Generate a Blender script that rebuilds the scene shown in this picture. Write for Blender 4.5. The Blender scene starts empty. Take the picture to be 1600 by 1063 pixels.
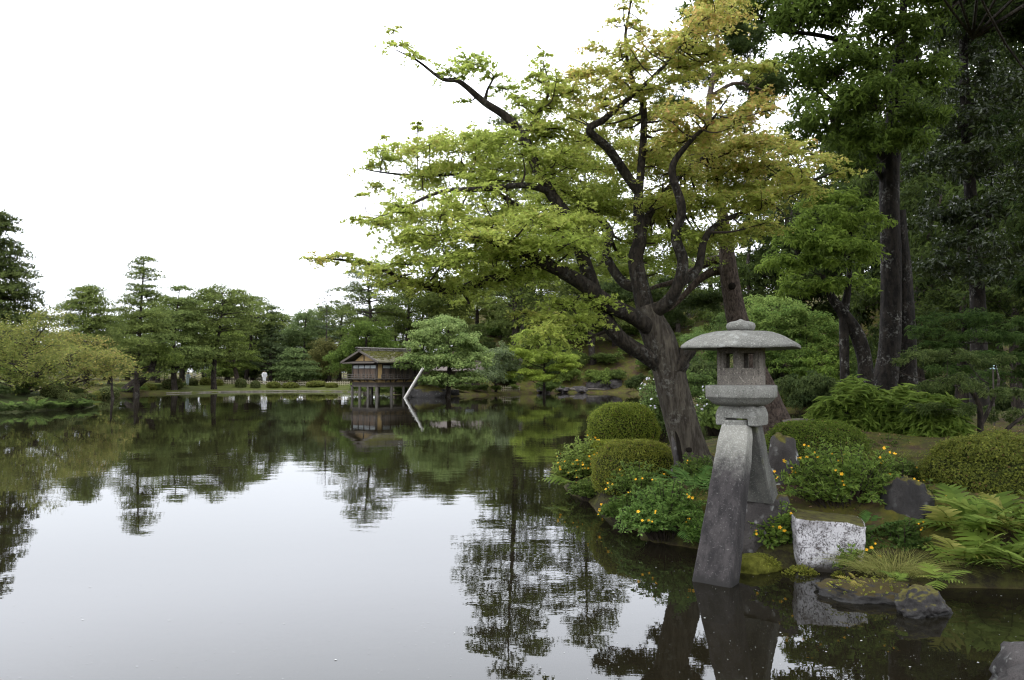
import bpy, bmesh, math, random
import numpy as np
from mathutils import Vector, Matrix, noise as mnoise

random.seed(7)
RNG = np.random.default_rng(11)
R = math.radians
SC = bpy.context.scene
COL = SC.collection

# ------------------------------------------------------------------ camera
H0, FPX, HORIZ = 2.13, 1200.0, 582.0
PITCH = math.atan((HORIZ - 531.5) / FPX)
cam_d = bpy.data.cameras.new("camera")
cam_d.sensor_width = 36.0
cam_d.lens = 27.0
cam_d.clip_start = 0.05
cam_d.clip_end = 3000
cam_d.dof.use_dof = True
cam_d.dof.focus_distance = 9.5
cam_d.dof.aperture_fstop = 5.6
cam = bpy.data.objects.new("camera", cam_d)
cam.location = (0, 0, H0)
cam.rotation_euler = (R(90) + PITCH, 0, 0)
COL.objects.link(cam)
SC.camera = cam

# ------------------------------------------------------------------ sky, an even bright overcast
SUN_EL, SUN_AZ = R(58), R(215)          # azimuth clockwise from +Y: behind and left of the camera
world = bpy.data.worlds.new("World")
SC.world = world
world.use_nodes = True
nt = world.node_tree
nt.nodes.clear()
wo = nt.nodes.new("ShaderNodeOutputWorld")
bg = nt.nodes.new("ShaderNodeBackground")
bg.inputs[1].default_value = 0.1
sky = nt.nodes.new("ShaderNodeTexSky")
sky.sky_type = 'NISHITA'
sky.sun_disc = False
sky.sun_elevation = SUN_EL
sky.sun_rotation = SUN_AZ
tc = nt.nodes.new("ShaderNodeTexCoord")
sep = nt.nodes.new("ShaderNodeSeparateXYZ")
nt.links.new(tc.outputs["Generated"], sep.inputs[0])
mr = nt.nodes.new("ShaderNodeFloatCurve")            # cloud deck: radiance against sine of elevation
cv = mr.mapping.curves[0]
cv.points[0].location = (0.0, 0.30); cv.points[1].location = (1.0, 0.98)
for x_, y_ in ((0.19, 0.68), (0.33, 0.96), (0.55, 0.98)): cv.points.new(x_, y_)
mr.mapping.update()
nt.links.new(sep.outputs[2], mr.inputs["Value"])
cl = nt.nodes.new("ShaderNodeVectorMath"); cl.operation = 'SCALE'
cl.inputs[0].default_value = (37.0, 38.0, 40.4)
nt.links.new(mr.outputs[0], cl.inputs["Scale"])
nz = nt.nodes.new("ShaderNodeTexNoise"); nz.inputs["Scale"].default_value = 1.6; nz.inputs["Detail"].default_value = 3
nt.links.new(tc.outputs["Generated"], nz.inputs["Vector"])
nm = nt.nodes.new("ShaderNodeMapRange"); nm.inputs[3].default_value = 0.92; nm.inputs[4].default_value = 1.08
nt.links.new(nz.outputs[0], nm.inputs[0])
cl2 = nt.nodes.new("ShaderNodeVectorMath"); cl2.operation = 'SCALE'
nt.links.new(cl.outputs[0], cl2.inputs[0]); nt.links.new(nm.outputs[0], cl2.inputs["Scale"])
mx = nt.nodes.new("ShaderNodeMix"); mx.data_type = 'RGBA'; mx.inputs[0].default_value = 0.88
nt.links.new(sky.outputs[0], mx.inputs[6]); nt.links.new(cl2.outputs[0], mx.inputs[7])
nt.links.new(mx.outputs[2], bg.inputs[0])
nt.links.new(bg.outputs[0], wo.inputs[0])

sun_d = bpy.data.lights.new("sun", 'SUN')
sun_d.energy = 0.6
sun_d.angle = R(35)
sun_d.color = (1.0, 0.96, 0.9)
sun = bpy.data.objects.new("sun", sun_d)
sdir = Vector((math.sin(SUN_AZ) * math.cos(SUN_EL), math.cos(SUN_AZ) * math.cos(SUN_EL), math.sin(SUN_EL)))
sun.rotation_euler = sdir.to_track_quat('Z', 'Y').to_euler()
sun.location = (0, 0, 40)
COL.objects.link(sun)

vs = SC.view_settings
vs.view_transform = 'Standard'
vs.look = 'None'
vs.exposure = 0.12
vs.gamma = 1.0
vs.use_curve_mapping = False
SC.cycles.max_bounces = 7
SC.cycles.diffuse_bounces = 3
SC.cycles.glossy_bounces = 3
SC.cycles.transmission_bounces = 4
SC.cycles.transparent_max_bounces = 6
SC.cycles.caustics_reflective = False
SC.cycles.caustics_refractive = False
SC.cycles.sample_clamp_indirect = 6
SC.cycles.use_denoising = True
SC.cycles.filter_width = 1.2

# ------------------------------------------------------------------ pixel helpers (photo pixels, 1600 wide)
CP, SP = math.cos(PITCH), math.sin(PITCH)
def W(px, py, Y):
    dx = (px - 800) / FPX
    dy = -(py - 531.5) / FPX
    fy = CP - dy * SP
    fz = SP + dy * CP
    return np.array([dx / fy * Y, Y, H0 + fz / fy * Y])
def G(px, py, z=0.0):
    dx = (px - 800) / FPX
    dy = -(py - 531.5) / FPX
    fy = CP - dy * SP
    fz = SP + dy * CP
    t = (z - H0) / fz
    return np.array([dx * t, fy * t, z])

# ------------------------------------------------------------------ materials
def new_mat(name):
    m = bpy.data.materials.new(name)
    m.use_nodes = True
    n = m.node_tree
    n.nodes.clear()
    return m, n
class N:
    def __init__(s, name):
        s.m, s.t = new_mat(name)
        s.out = s.t.nodes.new("ShaderNodeOutputMaterial")
    def add(s, typ, **kw):
        n = s.t.nodes.new("ShaderNode" + typ)
        for k, v in kw.items():
            setattr(n, k, v)
        return n
    def set(s, n, **kw):
        for k, v in kw.items():
            n.inputs[k.replace('_', ' ')].default_value = v
        return n
    def ln(s, a, b):
        s.t.links.new(a, b)
    def coord(s, scale=(1, 1, 1), kind="Object"):
        c = s.add("TexCoord"); mp = s.add("Mapping")
        mp.inputs["Scale"].default_value = scale
        s.ln(c.outputs[kind], mp.inputs[0])
        return mp.outputs[0]
    def noise(s, vec, scale, detail=4, rough=0.6, lo=None, hi=None):
        n = s.add("TexNoise"); n.inputs["Scale"].default_value = scale
        n.inputs["Detail"].default_value = detail; n.inputs["Roughness"].default_value = rough
        s.ln(vec, n.inputs["Vector"])
        if lo is None:
            return n.outputs[0]
        return s.rng(n.outputs[0], lo, hi)
    def rng(s, x, lo, hi, a=0.0, b=1.0):
        r = s.add("MapRange"); r.interpolation_type = 'SMOOTHSTEP'
        r.inputs[1].default_value = lo; r.inputs[2].default_value = hi
        r.inputs[3].default_value = a; r.inputs[4].default_value = b
        s.ln(x, r.inputs[0]); return r.outputs[0]
    def mix(s, f, a, b):
        m = s.add("Mix"); m.data_type = 'RGBA'
        for sock, v in ((m.inputs[0], f), (m.inputs[6], a), (m.inputs[7], b)):
            if hasattr(v, "links") or hasattr(v, "node"):
                s.ln(v, sock)
            elif sock == m.inputs[0]:
                sock.default_value = v
            else:
                sock.default_value = (*v, 1.0)
        return m.outputs[2]
    def math(s, op, a, b=0.0):
        m = s.add("Math"); m.operation = op
        for i, v in enumerate((a, b)):
            if hasattr(v, "node"):
                s.ln(v, m.inputs[i])
            else:
                m.inputs[i].default_value = v
        return m.outputs[0]
    def geo(s, which="Normal"):
        return s.add("NewGeometry").outputs[which]
    def z(s, vec):
        p = s.add("SeparateXYZ"); s.ln(vec, p.inputs[0]); return p.outputs[2]
    def bsdf(s, col, rough=0.8, spec=0.3, bump=None, bstr=0.5, bdist=0.02):
        b = s.add("BsdfPrincipled")
        if hasattr(col, "node"): s.ln(col, b.inputs["Base Color"])
        else: b.inputs["Base Color"].default_value = (*col, 1)
        if hasattr(rough, "node"): s.ln(rough, b.inputs["Roughness"])
        else: b.inputs["Roughness"].default_value = rough
        b.inputs["Specular IOR Level"].default_value = spec
        if bump is not None:
            bp = s.add("Bump"); bp.inputs["Strength"].default_value = bstr; bp.inputs["Distance"].default_value = bdist
            s.ln(bump, bp.inputs["Height"]); s.ln(bp.outputs[0], b.inputs["Normal"])
        return b
    def done(s, b):
        s.ln(b.outputs[0], s.out.inputs[0]); return s.m

def leaf_mat(name, trans=0.35, rough=0.5, spec=0.35, gain=1.0):
    n = N(name)
    at0 = n.add("Attribute", attribute_name="col")
    at = n.add("Mix", data_type='RGBA', blend_type='MULTIPLY'); at.inputs[0].default_value = 1.0
    n.ln(at0.outputs["Color"], at.inputs[6]); at.inputs[7].default_value = (gain, gain, gain, 1)
    b = n.bsdf(at.outputs[2], rough, spec)
    tr = n.add("BsdfTranslucent")
    g = n.add("Gamma"); g.inputs[1].default_value = 0.85
    n.ln(at.outputs[2], g.inputs[0]); n.ln(g.outputs[0], tr.inputs[0])
    ms = n.add("MixShader"); ms.inputs[0].default_value = trans
    n.ln(b.outputs[0], ms.inputs[1]); n.ln(tr.outputs[0], ms.inputs[2])
    n.ln(ms.outputs[0], n.out.inputs[0])
    return n.m
M_LEAF = leaf_mat("leaf", 0.52, 0.6, 0.12, 1.3)
M_NEEDLE = leaf_mat("needles", 0.28, 0.7, 0.08, 1.15)
M_GLOSSY = leaf_mat("glossy_leaf", 0.2, 0.35, 0.35)

def bark_mat(name, c1, c2, c3, zs=0.25, scale=9.0, lichen=0.0, bstr=0.9, bdist=0.03):
    n = N(name)
    v = n.coord((1, 1, zs))
    a = n.noise(v, scale, 6, 0.7)
    crack = n.rng(n.noise(v, scale * 2.2, 5, 0.65), 0.35, 0.62)
    col = n.mix(n.rng(a, 0.3, 0.7), c1, c2)
    col = n.mix(crack, c3, col)
    if lichen:
        v2 = n.coord((1, 1, 1))
        big = n.rng(n.noise(v2, 2.2, 3), 0.48, 0.66)
        sp = n.rng(n.noise(v2, 16, 4, 0.7), 0.5, 0.62)
        col = n.mix(n.math('MULTIPLY', n.math('MULTIPLY', big, sp), lichen), col, (0.42, 0.42, 0.38))
    hgt = n.math('ADD', n.math('MULTIPLY', a, 0.7), n.math('MULTIPLY', crack, 0.5))
    return n.done(n.bsdf(col, 0.9, 0.15, hgt, bstr, bdist))
M_BARK_MAPLE = bark_mat("maple_bark", (0.088, 0.076, 0.058), (0.046, 0.04, 0.031), (0.026, 0.021, 0.016), 0.2, 10, 0.18, 0.9, 0.025)
M_BARK_LIMB = bark_mat("maple_limb_bark", (0.05, 0.041, 0.03), (0.028, 0.023, 0.018), (0.013, 0.011, 0.009), 0.4, 9, 0.22)
M_BARK_DARK = bark_mat("dark_bark", (0.06, 0.047, 0.036), (0.032, 0.026, 0.02), (0.012, 0.01, 0.009), 0.3, 6, 0.25)
M_BARK_PALE = bark_mat("lichened_bark", (0.11, 0.1, 0.085), (0.06, 0.052, 0.045), (0.03, 0.026, 0.022), 0.4, 5, 1.0)
M_BARK_OAK = bark_mat("oak_bark", (0.030, 0.025, 0.02), (0.017, 0.014, 0.012), (0.009, 0.008, 0.007), 0.4, 5, 0.35)
M_BARK_PINE = bark_mat("pine_bark", (0.135, 0.102, 0.083), (0.078, 0.06, 0.05), (0.04, 0.03, 0.025), 0.5, 12, 0.0, 1.0, 0.03)
M_TWIG = bark_mat("twig", (0.07, 0.055, 0.04), (0.045, 0.036, 0.028), (0.03, 0.024, 0.02), 0.5, 10)

def stone_mat(name, c1, c2, speck=(0.05, 0.05, 0.05), moss=0.0, lichen=0.0, scale=1.0, wet=True, mosscol=(0.10, 0.095, 0.012), bstr=0.6, speck_k=0.7, speck_s=90):
    n = N(name)
    v = n.coord((scale,) * 3)
    big = n.noise(v, 2.3, 5, 0.6, 0.35, 0.68)
    col = n.mix(big, c1, c2)
    sp = n.rng(n.noise(v, speck_s, 3, 0.7), 0.53, 0.62)
    col = n.mix(n.math('MULTIPLY', sp, speck_k), col, speck)
    mot = n.noise(v, 7, 6, 0.75, 0.38, 0.62)
    col = n.mix(n.math('MULTIPLY', mot, 0.35), col, tuple(x * 0.55 for x in c2))
    sp2 = n.rng(n.noise(v, speck_s * .8, 2, 0.6), 0.58, 0.66)
    col = n.mix(n.math('MULTIPLY', sp2, 0.5), col, tuple(min(1, x * 1.9) for x in c1))
    if lichen:
        vo = n.add("TexVoronoi"); vo.inputs["Scale"].default_value = 9
        n.ln(v, vo.inputs["Vector"])
        l1 = n.rng(n.math('ADD', vo.outputs["Distance"], n.math('MULTIPLY', n.noise(v, 18, 3), 0.5)), 0.62, 0.42)
        l2 = n.noise(v, 3.1, 3, 0.5, 0.42, 0.6)
        col = n.mix(n.math('MULTIPLY', n.math('MULTIPLY', l1, l2), lichen), col, (0.40, 0.41, 0.39))
    if moss:
        up = n.z(n.geo())
        f = n.rng(n.math('ADD', up, n.math('MULTIPLY', n.noise(v, 5, 5, 0.7), 0.9)), 1.25 - moss, 1.5 - moss)
        mc = n.mix(n.noise(v, 12, 4, 0.6, 0.3, 0.7), mosscol, (0.045, 0.035, 0.012))
        col = n.mix(f, col, mc)
    rough = 0.85
    if wet:
        zz = n.z(n.geo("Position"))
        f = n.rng(n.math('ADD', zz, n.math('MULTIPLY', n.noise(v, 9, 3), 0.07)), 0.05, 0.10)
        col = n.mix(f, (0.012, 0.011, 0.010), col)
        rough = n.rng(zz, 0.0, 0.06, 0.3, 0.85)
    h = n.math('ADD', n.noise(v, 28, 6, 0.75), n.math('MULTIPLY', n.noise(v, 5, 4), 1.4))
    return n.done(n.bsdf(col, rough, 0.3, h, bstr, 0.012))
M_GRANITE = stone_mat("granite", (0.225, 0.223, 0.20), (0.15, 0.149, 0.132), (0.045, 0.045, 0.04), lichen=0.3, speck_k=0.55, speck_s=70)
M_GRANITE_TAN = stone_mat("weathered_granite", (0.195, 0.175, 0.148), (0.14, 0.126, 0.107), (0.055, 0.046, 0.04), speck_k=0.85, speck_s=62)
M_ROCK_DARK = stone_mat("dark_rock", (0.017, 0.0155, 0.015), (0.04, 0.036, 0.034), (0.010, 0.010, 0.010), moss=0.2, lichen=0.2, bstr=1.0)
M_ROCK_MOSSY = stone_mat("mossy_rock", (0.026, 0.023, 0.021), (0.055, 0.05, 0.045), (0.012, 0.012, 0.012), moss=0.30, lichen=0.1, mosscol=(0.05, 0.036, 0.009), bstr=1.0)
M_ROCK_LICHEN = stone_mat("lichen_rock", (0.035, 0.03, 0.028), (0.065, 0.058, 0.053), (0.02, 0.02, 0.02), moss=0.2, lichen=0.95, bstr=1.0)
M_ROCK_GREY = stone_mat("grey_rock", (0.032, 0.028, 0.027), (0.085, 0.076, 0.073), (0.015, 0.015, 0.015), lichen=0.25, bstr=1.0)

M_BOULDER = stone_mat("boulder_rock", (0.016, 0.0145, 0.014), (0.085, 0.076, 0.073), (0.012, 0.012, 0.012), lichen=0.35, bstr=1.3, scale=1.5)
def leg_mat():
    n = N("stained_granite")
    v = n.coord((1, 1, 1))
    base = n.mix(n.noise(v, 3, 5, 0.6, 0.3, 0.7), (0.27, 0.265, 0.23), (0.195, 0.19, 0.167))
    sp = n.rng(n.noise(v, 60, 4, 0.7), 0.50, 0.62)
    base = n.mix(sp, base, (0.34, 0.34, 0.31))
    zz = n.z(n.geo("Position"))
    edge = n.math('ADD', zz, n.math('MULTIPLY', n.math('SUBTRACT', n.noise(v, 6, 6, 0.75), 0.5), 0.85))
    f = n.rng(edge, 0.98, 1.50)                 # the stain ends below the top of the leg
    vs_ = n.coord((1, 1, 0.25))
    stain = n.mix(n.noise(vs_, 7, 6, 0.75, 0.36, 0.66), (0.013, 0.0115, 0.0117), (0.042, 0.037, 0.0365))
    sp3 = n.rng(n.noise(v, 48, 3, 0.7), 0.60, 0.68)
    stain = n.mix(n.math('MULTIPLY', sp3, 0.6), stain, (0.125, 0.118, 0.113))
    col = n.mix(f, stain, base)
    wet = n.rng(n.math('ADD', zz, n.math('MULTIPLY', n.noise(v, 8, 4), 0.12)), 0.08, 0.16)
    col = n.mix(wet, (0.013, 0.012, 0.011), col)
    h = n.math('ADD', n.noise(v, 40, 6, 0.75), n.noise(v, 6, 4))
    return n.done(n.bsdf(col, 0.85, 0.3, h, 0.45, 0.01))
M_LEG = leg_mat()
def leg2_mat():
    n = N("algae_granite")
    v = n.coord((1, 1, 0.35))
    c = n.mix(n.noise(v, 5, 5, 0.65, 0.3, 0.7), (0.05, 0.05, 0.047), (0.115, 0.113, 0.10))
    c = n.mix(n.rng(n.noise(n.coord(), 60, 4, 0.7), 0.55, 0.64), c, (0.17, 0.17, 0.15))
    c = n.mix(n.noise(n.coord(), 2.2, 3, 0.5, 0.5, 0.7), c, (0.12, 0.125, 0.055))
    return n.done(n.bsdf(c, 0.85, 0.25, n.noise(n.coord(), 40, 6, 0.75), 0.5, 0.01))
M_LEG2 = leg2_mat()

def white_block_mat():
    n = N("white_crusted_rock")
    v = n.coord((1, 1, 0.8))
    crust = n.rng(n.math('ADD', n.math('MULTIPLY', n.noise(v, 60, 5, 0.75), .6), n.math('MULTIPLY', n.noise(n.coord(), 11, 6, 0.75), .4)), 0.40, 0.54)
    big = n.rng(n.noise(n.coord(), 2.0, 3, 0.5), 0.25, 0.5)
    c = n.mix(n.math('MULTIPLY', crust, big), (0.06, 0.05, 0.045), (0.50, 0.49, 0.50))
    pos = n.geo("Position"); zz = n.z(pos)
    low = n.rng(n.math('ADD', zz, n.math('MULTIPLY', n.noise(n.coord(), 4, 4), 0.25)), 0.14, 0.26)
    c = n.mix(low, (0.035, 0.03, 0.024), c)
    up = n.z(n.geo())
    f = n.rng(n.math('ADD', up, n.math('MULTIPLY', n.noise(n.coord(), 9, 4), 0.5)), 0.80, 1.05)
    mc = n.mix(n.noise(n.coord(), 10, 5, 0.6, 0.3, 0.7), (0.095, 0.095, 0.02), (0.045, 0.036, 0.016))
    c = n.mix(f, c, mc)
    return n.done(n.bsdf(c, 0.9, 0.2, n.math('ADD', crust, n.noise(n.coord(), 40, 5)), 0.6, 0.012))
M_WHITEROCK = white_block_mat()

def ground_mat():
    n = N("ground")
    pos = n.geo("Position")
    sepn = n.add("SeparateXYZ"); n.ln(pos, sepn.inputs[0])
    v = n.coord((1, 1, 1))
    earth = n.mix(n.noise(v, 7, 6, 0.7, 0.3, 0.7), (0.075, 0.048, 0.031), (0.038, 0.026, 0.018))
    moss = n.mix(n.noise(v, 5, 6, 0.7, 0.3, 0.7), (0.095, 0.085, 0.016), (0.04, 0.05, 0.014))
    mossf = n.noise(v, 1.3, 7, 0.75, 0.40, 0.54)
    c = n.mix(mossf, earth, moss)
    # mown lawn along the far shore
    lawn = n.mix(n.noise(v, 1.2, 6, 0.7, 0.3, 0.7), (0.085, 0.10, 0.02), (0.055, 0.062, 0.017))
    fy = n.math('MULTIPLY', n.rng(sepn.outputs[1], 74, 80), n.rng(sepn.outputs[1], 94, 91)); fx = n.rng(sepn.outputs[0], -7, -14)
    c = n.mix(n.math('MULTIPLY', fy, fx), c, lawn)
    # grass of the near left bank
    lb = n.mix(n.noise(v, 1.5, 6, 0.7, 0.3, 0.7), (0.028, 0.042, 0.012), (0.035, 0.036, 0.014))
    fl = n.math('MULTIPLY', n.rng(sepn.outputs[0], -15, -20), n.rng(sepn.outputs[1], 62, 55))
    c = n.mix(fl, c, lb)
    silt = n.mix(n.noise(v, 3, 6, 0.7, 0.3, 0.7), (0.085, 0.062, 0.028), (0.04, 0.03, 0.016))
    bankf = n.math('MULTIPLY', n.rng(sepn.outputs[2], 0.45, 0.15), n.rng(sepn.outputs[1], 30, 20))
    c = n.mix(bankf, c, n.mix(n.noise(v, 8, 5, 0.7, 0.35, 0.65), (0.022, 0.018, 0.012), (0.055, 0.055, 0.016)))
    under = n.rng(sepn.outputs[2], -0.03, 0.03)
    c = n.mix(under, silt, c)
    h = n.math('ADD', n.noise(v, 30, 6, 0.75), n.math('MULTIPLY', n.noise(v, 4, 4), 1.5))
    return n.done(n.bsdf(c, 0.95, 0.1, h, 0.8, 0.03))
M_GROUND = ground_mat()

def water_mat():
    n = N("pond_water")
    v1 = n.coord((0.55, 1.0, 1)); v2 = n.coord((1.0, 1.6, 1))
    a = n.noise(v1, 0.55, 3, 0.55)
    b = n.noise(v2, 2.6, 3, 0.6)
    patch = n.rng(n.noise(n.coord((0.35, 1, 1)), 0.09, 2, 0.5), 0.35, 0.7, 0.2, 1.7)
    h = n.math('ADD', n.math('MULTIPLY', a, 1.0), n.math('MULTIPLY', b, 0.16))
    h = n.math('MULTIPLY', h, patch)
    bp = n.add("Bump"); bp.inputs["Strength"].default_value = 1.0; bp.inputs["Distance"].default_value = 0.0065
    n.ln(h, bp.inputs["Height"])
    fr = n.add("Fresnel"); fr.inputs[0].default_value = 1.333; n.ln(bp.outputs[0], fr.inputs["Normal"])
    gl = n.add("BsdfGlossy"); gl.inputs["Roughness"].default_value = 0.012
    gl.inputs["Color"].default_value = (0.97, 0.985, 1, 1)
    n.ln(bp.outputs[0], gl.inputs["Normal"])
    df = n.add("BsdfDiffuse"); df.inputs[0].default_value = (0.013, 0.0115, 0.007, 1)
    tr = n.add("BsdfTransparent"); tr.inputs[0].default_value = (0.5, 0.42, 0.26, 1)
    body = n.add("MixShader"); body.inputs[0].default_value = 0.42
    n.ln(df.outputs[0], body.inputs[1]); n.ln(tr.outputs[0], body.inputs[2])
    ms = n.add("MixShader"); n.ln(fr.outputs[0], ms.inputs[0])
    n.ln(body.outputs[0], ms.inputs[1]); n.ln(gl.outputs[0], ms.inputs[2])
    n.ln(ms.outputs[0], n.out.inputs[0])
    return n.m
M_WATER = water_mat()

def plain(name, c, rough=0.7, spec=0.3, var=0.25, scale=8, zs=1.0, bstr=0.3):
    n = N(name)
    v = n.coord((1, 1, zs))
    f = n.noise(v, scale, 5, 0.65, 0.3, 0.7)
    col = n.mix(f, tuple(x * (1 - var) for x in c), tuple(min(1, x * (1 + var)) for x in c))
    return n.done(n.bsdf(col, rough, spec, n.noise(v, scale * 3, 4), bstr, 0.01))
M_WOOD_DARK = plain("dark_timber", (0.045, 0.036, 0.03), zs=0.3)
M_WOOD_GREY = plain("weathered_timber", (0.075, 0.064, 0.053), zs=0.3)
M_WOOD_RED = plain("reddish_board", (0.11, 0.075, 0.052), zs=0.2, var=0.4)
M_WOOD_BROWN = plain("brown_board", (0.085, 0.064, 0.048), zs=0.2, var=0.4)
M_OCHRE = plain("ochre_plaster", (0.30, 0.21, 0.09), var=0.12)
M_PANE = plain("paper_pane", (0.42, 0.46, 0.47), 0.3, 0.5, 0.1)
M_SHINGLE = plain("shingle_roof", (0.085, 0.078, 0.05), 0.9, 0.1, 0.35, 3)
M_MOSSROOF = plain("moss", (0.095, 0.095, 0.026), 0.95, 0.1, 0.4, 4)
M_RIDGE = plain("ridge_wood", (0.10, 0.092, 0.08), 0.8, 0.2, 0.3, 5)
M_COPPER = plain("brown_roof_metal", (0.085, 0.066, 0.055), 0.6, 0.3, 0.2, 2)
M_PINK = plain("pinkish_ridge_metal", (0.30, 0.20, 0.16), 0.6, 0.3, 0.2, 2)
M_STILT = plain("grey_stilt", (0.085, 0.077, 0.066), zs=0.3)
M_POLE = plain("pale_pole", (0.62, 0.60, 0.55), 0.7, 0.2, 0.12, 5, 0.3)
M_BAMBOO = plain("pale_bamboo", (0.42, 0.38, 0.28), 0.7, 0.2, 0.2, 6)
M_EDGE = plain("shore_plank", (0.20, 0.18, 0.15), 0.85, 0.1, 0.3, 2)
M_YELLOW = plain("yellow_petal", (0.80, 0.43, 0.02), 0.5, 0.2, 0.12, 60)
M_WHITEFL = plain("white_petal", (0.75, 0.72, 0.82), 0.5, 0.2, 0.08, 60)
M_CLOTH_W = plain("white_cloth", (0.78, 0.78, 0.80), 0.9, 0.1, 0.05)
M_CLOTH_G = plain("pale_grey_cloth", (0.50, 0.56, 0.60), 0.9, 0.1, 0.1)
M_CLOTH_D = plain("dark_cloth", (0.03, 0.035, 0.05), 0.9, 0.1, 0.1)
M_SKIN = plain("skin", (0.45, 0.28, 0.2), 0.6, 0.3, 0.05)
M_HAIR = plain("black_hair", (0.02, 0.016, 0.014), 0.6, 0.3, 0.1)
M_LAMPGLASS = plain("lamp_panel", (0.45, 0.5, 0.55), 0.4, 0.5, 0.05)
M_SIGN = plain("pale_blue_sign", (0.45, 0.62, 0.66), 0.4, 0.4, 0.04)
M_SPECK = plain("pale_speck", (0.42, 0.42, 0.40), 0.8, 0.1, 0.1)
M_HOLE = plain("dark_hollow", (0.012, 0.01, 0.008), 0.95, 0.05, 0.2)

# ------------------------------------------------------------------ mesh helpers
def mesh_np(name, V, F, C=None, smooth=False):
    """V (n,3), F list of arrays (tris or quads)"""
    me = bpy.data.meshes.new(name)
    V = np.asarray(V, np.float32)
    if not isinstance(F, list):
        F = [F]
    F = [np.asarray(f, np.int32) for f in F if len(f)]
    nl = sum(f.size for f in F); npoly = sum(len(f) for f in F)
    me.vertices.add(len(V)); me.vertices.foreach_set("co", V.ravel())
    me.loops.add(nl); me.polygons.add(npoly)
    me.loops.foreach_set("vertex_index", np.concatenate([f.ravel() for f in F]))
    ls = []; o = 0
    for f in F:
        k = f.shape[1]; ls.append(o + np.arange(len(f)) * k); o += f.size
    me.polygons.foreach_set("loop_start", np.concatenate(ls).astype(np.int32))
    me.polygons.foreach_set("use_smooth", np.full(npoly, smooth))
    if C is not None:
        a = me.attributes.new("col", 'FLOAT_COLOR', 'POINT')
        c4 = np.ones((len(V), 4), np.float32); c4[:, :3] = C
        a.data.foreach_set("color", c4.ravel())
    me.update(calc_edges=True)
    return me

def obj(name, me, parent=None, mat=None, loc=None, **props):
    o = bpy.data.objects.new(name, me)
    COL.objects.link(o)
    if parent is not None: o.parent = parent
    if loc is not None: o.location = loc
    if mat is not None and me is not None and not me.materials:
        me.materials.append(mat)
    for k, v in props.items(): o[k] = v
    return o

def thing(name, label, cat, loc=(0, 0, 0), rz=0.0, group=None):
    o = bpy.data.objects.new(name, None)
    o.empty_display_size = 0.2
    COL.objects.link(o)
    o.location = [float(x) for x in loc]; o.rotation_euler = (0, 0, rz)
    o["label"] = label; o["category"] = cat
    if group: o["group"] = group
    return o

def tag(o, label, cat, group=None):
    o["label"] = label; o["category"] = cat
    if group: o["group"] = group
    return o

class Acc:
    def __init__(s): s.V = []; s.T = []; s.Q = []; s.C = []; s.n = 0
    def add(s, V, F, C=None):
        V = np.asarray(V, float)
        F = np.asarray(F, int)
        if len(V) == 0: return
        (s.T if F.shape[1] == 3 else s.Q).append(F + s.n)
        s.V.append(V); s.n += len(V)
        if C is not None:
            C = np.asarray(C, float)
            s.C.append(C if C.ndim == 2 else np.tile(C, (len(V), 1)))
    def mesh(s, name, smooth=False, off=None):
        V = np.concatenate(s.V)
        if off is not None: V = V - np.asarray(off, float)
        F = []
        if s.T: F.append(np.concatenate(s.T))
        if s.Q: F.append(np.concatenate(s.Q))
        C = np.concatenate(s.C) if s.C else None
        return mesh_np(name, V, F, C, smooth)

def box(cx, cy, cz, sx, sy, sz):
    x, y, z = sx / 2, sy / 2, sz / 2
    V = np.array([(-x, -y, -z), (x, -y, -z), (x, y, -z), (-x, y, -z), (-x, -y, z), (x, -y, z), (x, y, z), (-x, y, z)]) + (cx, cy, cz)
    F = np.array([(0, 3, 2, 1), (4, 5, 6, 7), (0, 1, 5, 4), (1, 2, 6, 5), (2, 3, 7, 6), (3, 0, 4, 7)])
    return V, F
def box_me(*a):
    V, F = box(*a); return mesh_np("box", V, F)

def catmull(P, n):
    P = np.asarray(P, float)
    Q = np.vstack([2 * P[0] - P[1], P, 2 * P[-1] - P[-2]])
    out = []
    for i in range(1, len(Q) - 2):
        p0, p1, p2, p3 = Q[i - 1], Q[i], Q[i + 1], Q[i + 2]
        t = np.linspace(0, 1, n, endpoint=False)[:, None]
        out.append(0.5 * ((2 * p1) + (-p0 + p2) * t + (2 * p0 - 5 * p1 + 4 * p2 - p3) * t ** 2 + (-p0 + 3 * p1 - 3 * p2 + p3) * t ** 3))
    out.append(P[-1:])
    return np.concatenate(out)

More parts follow.
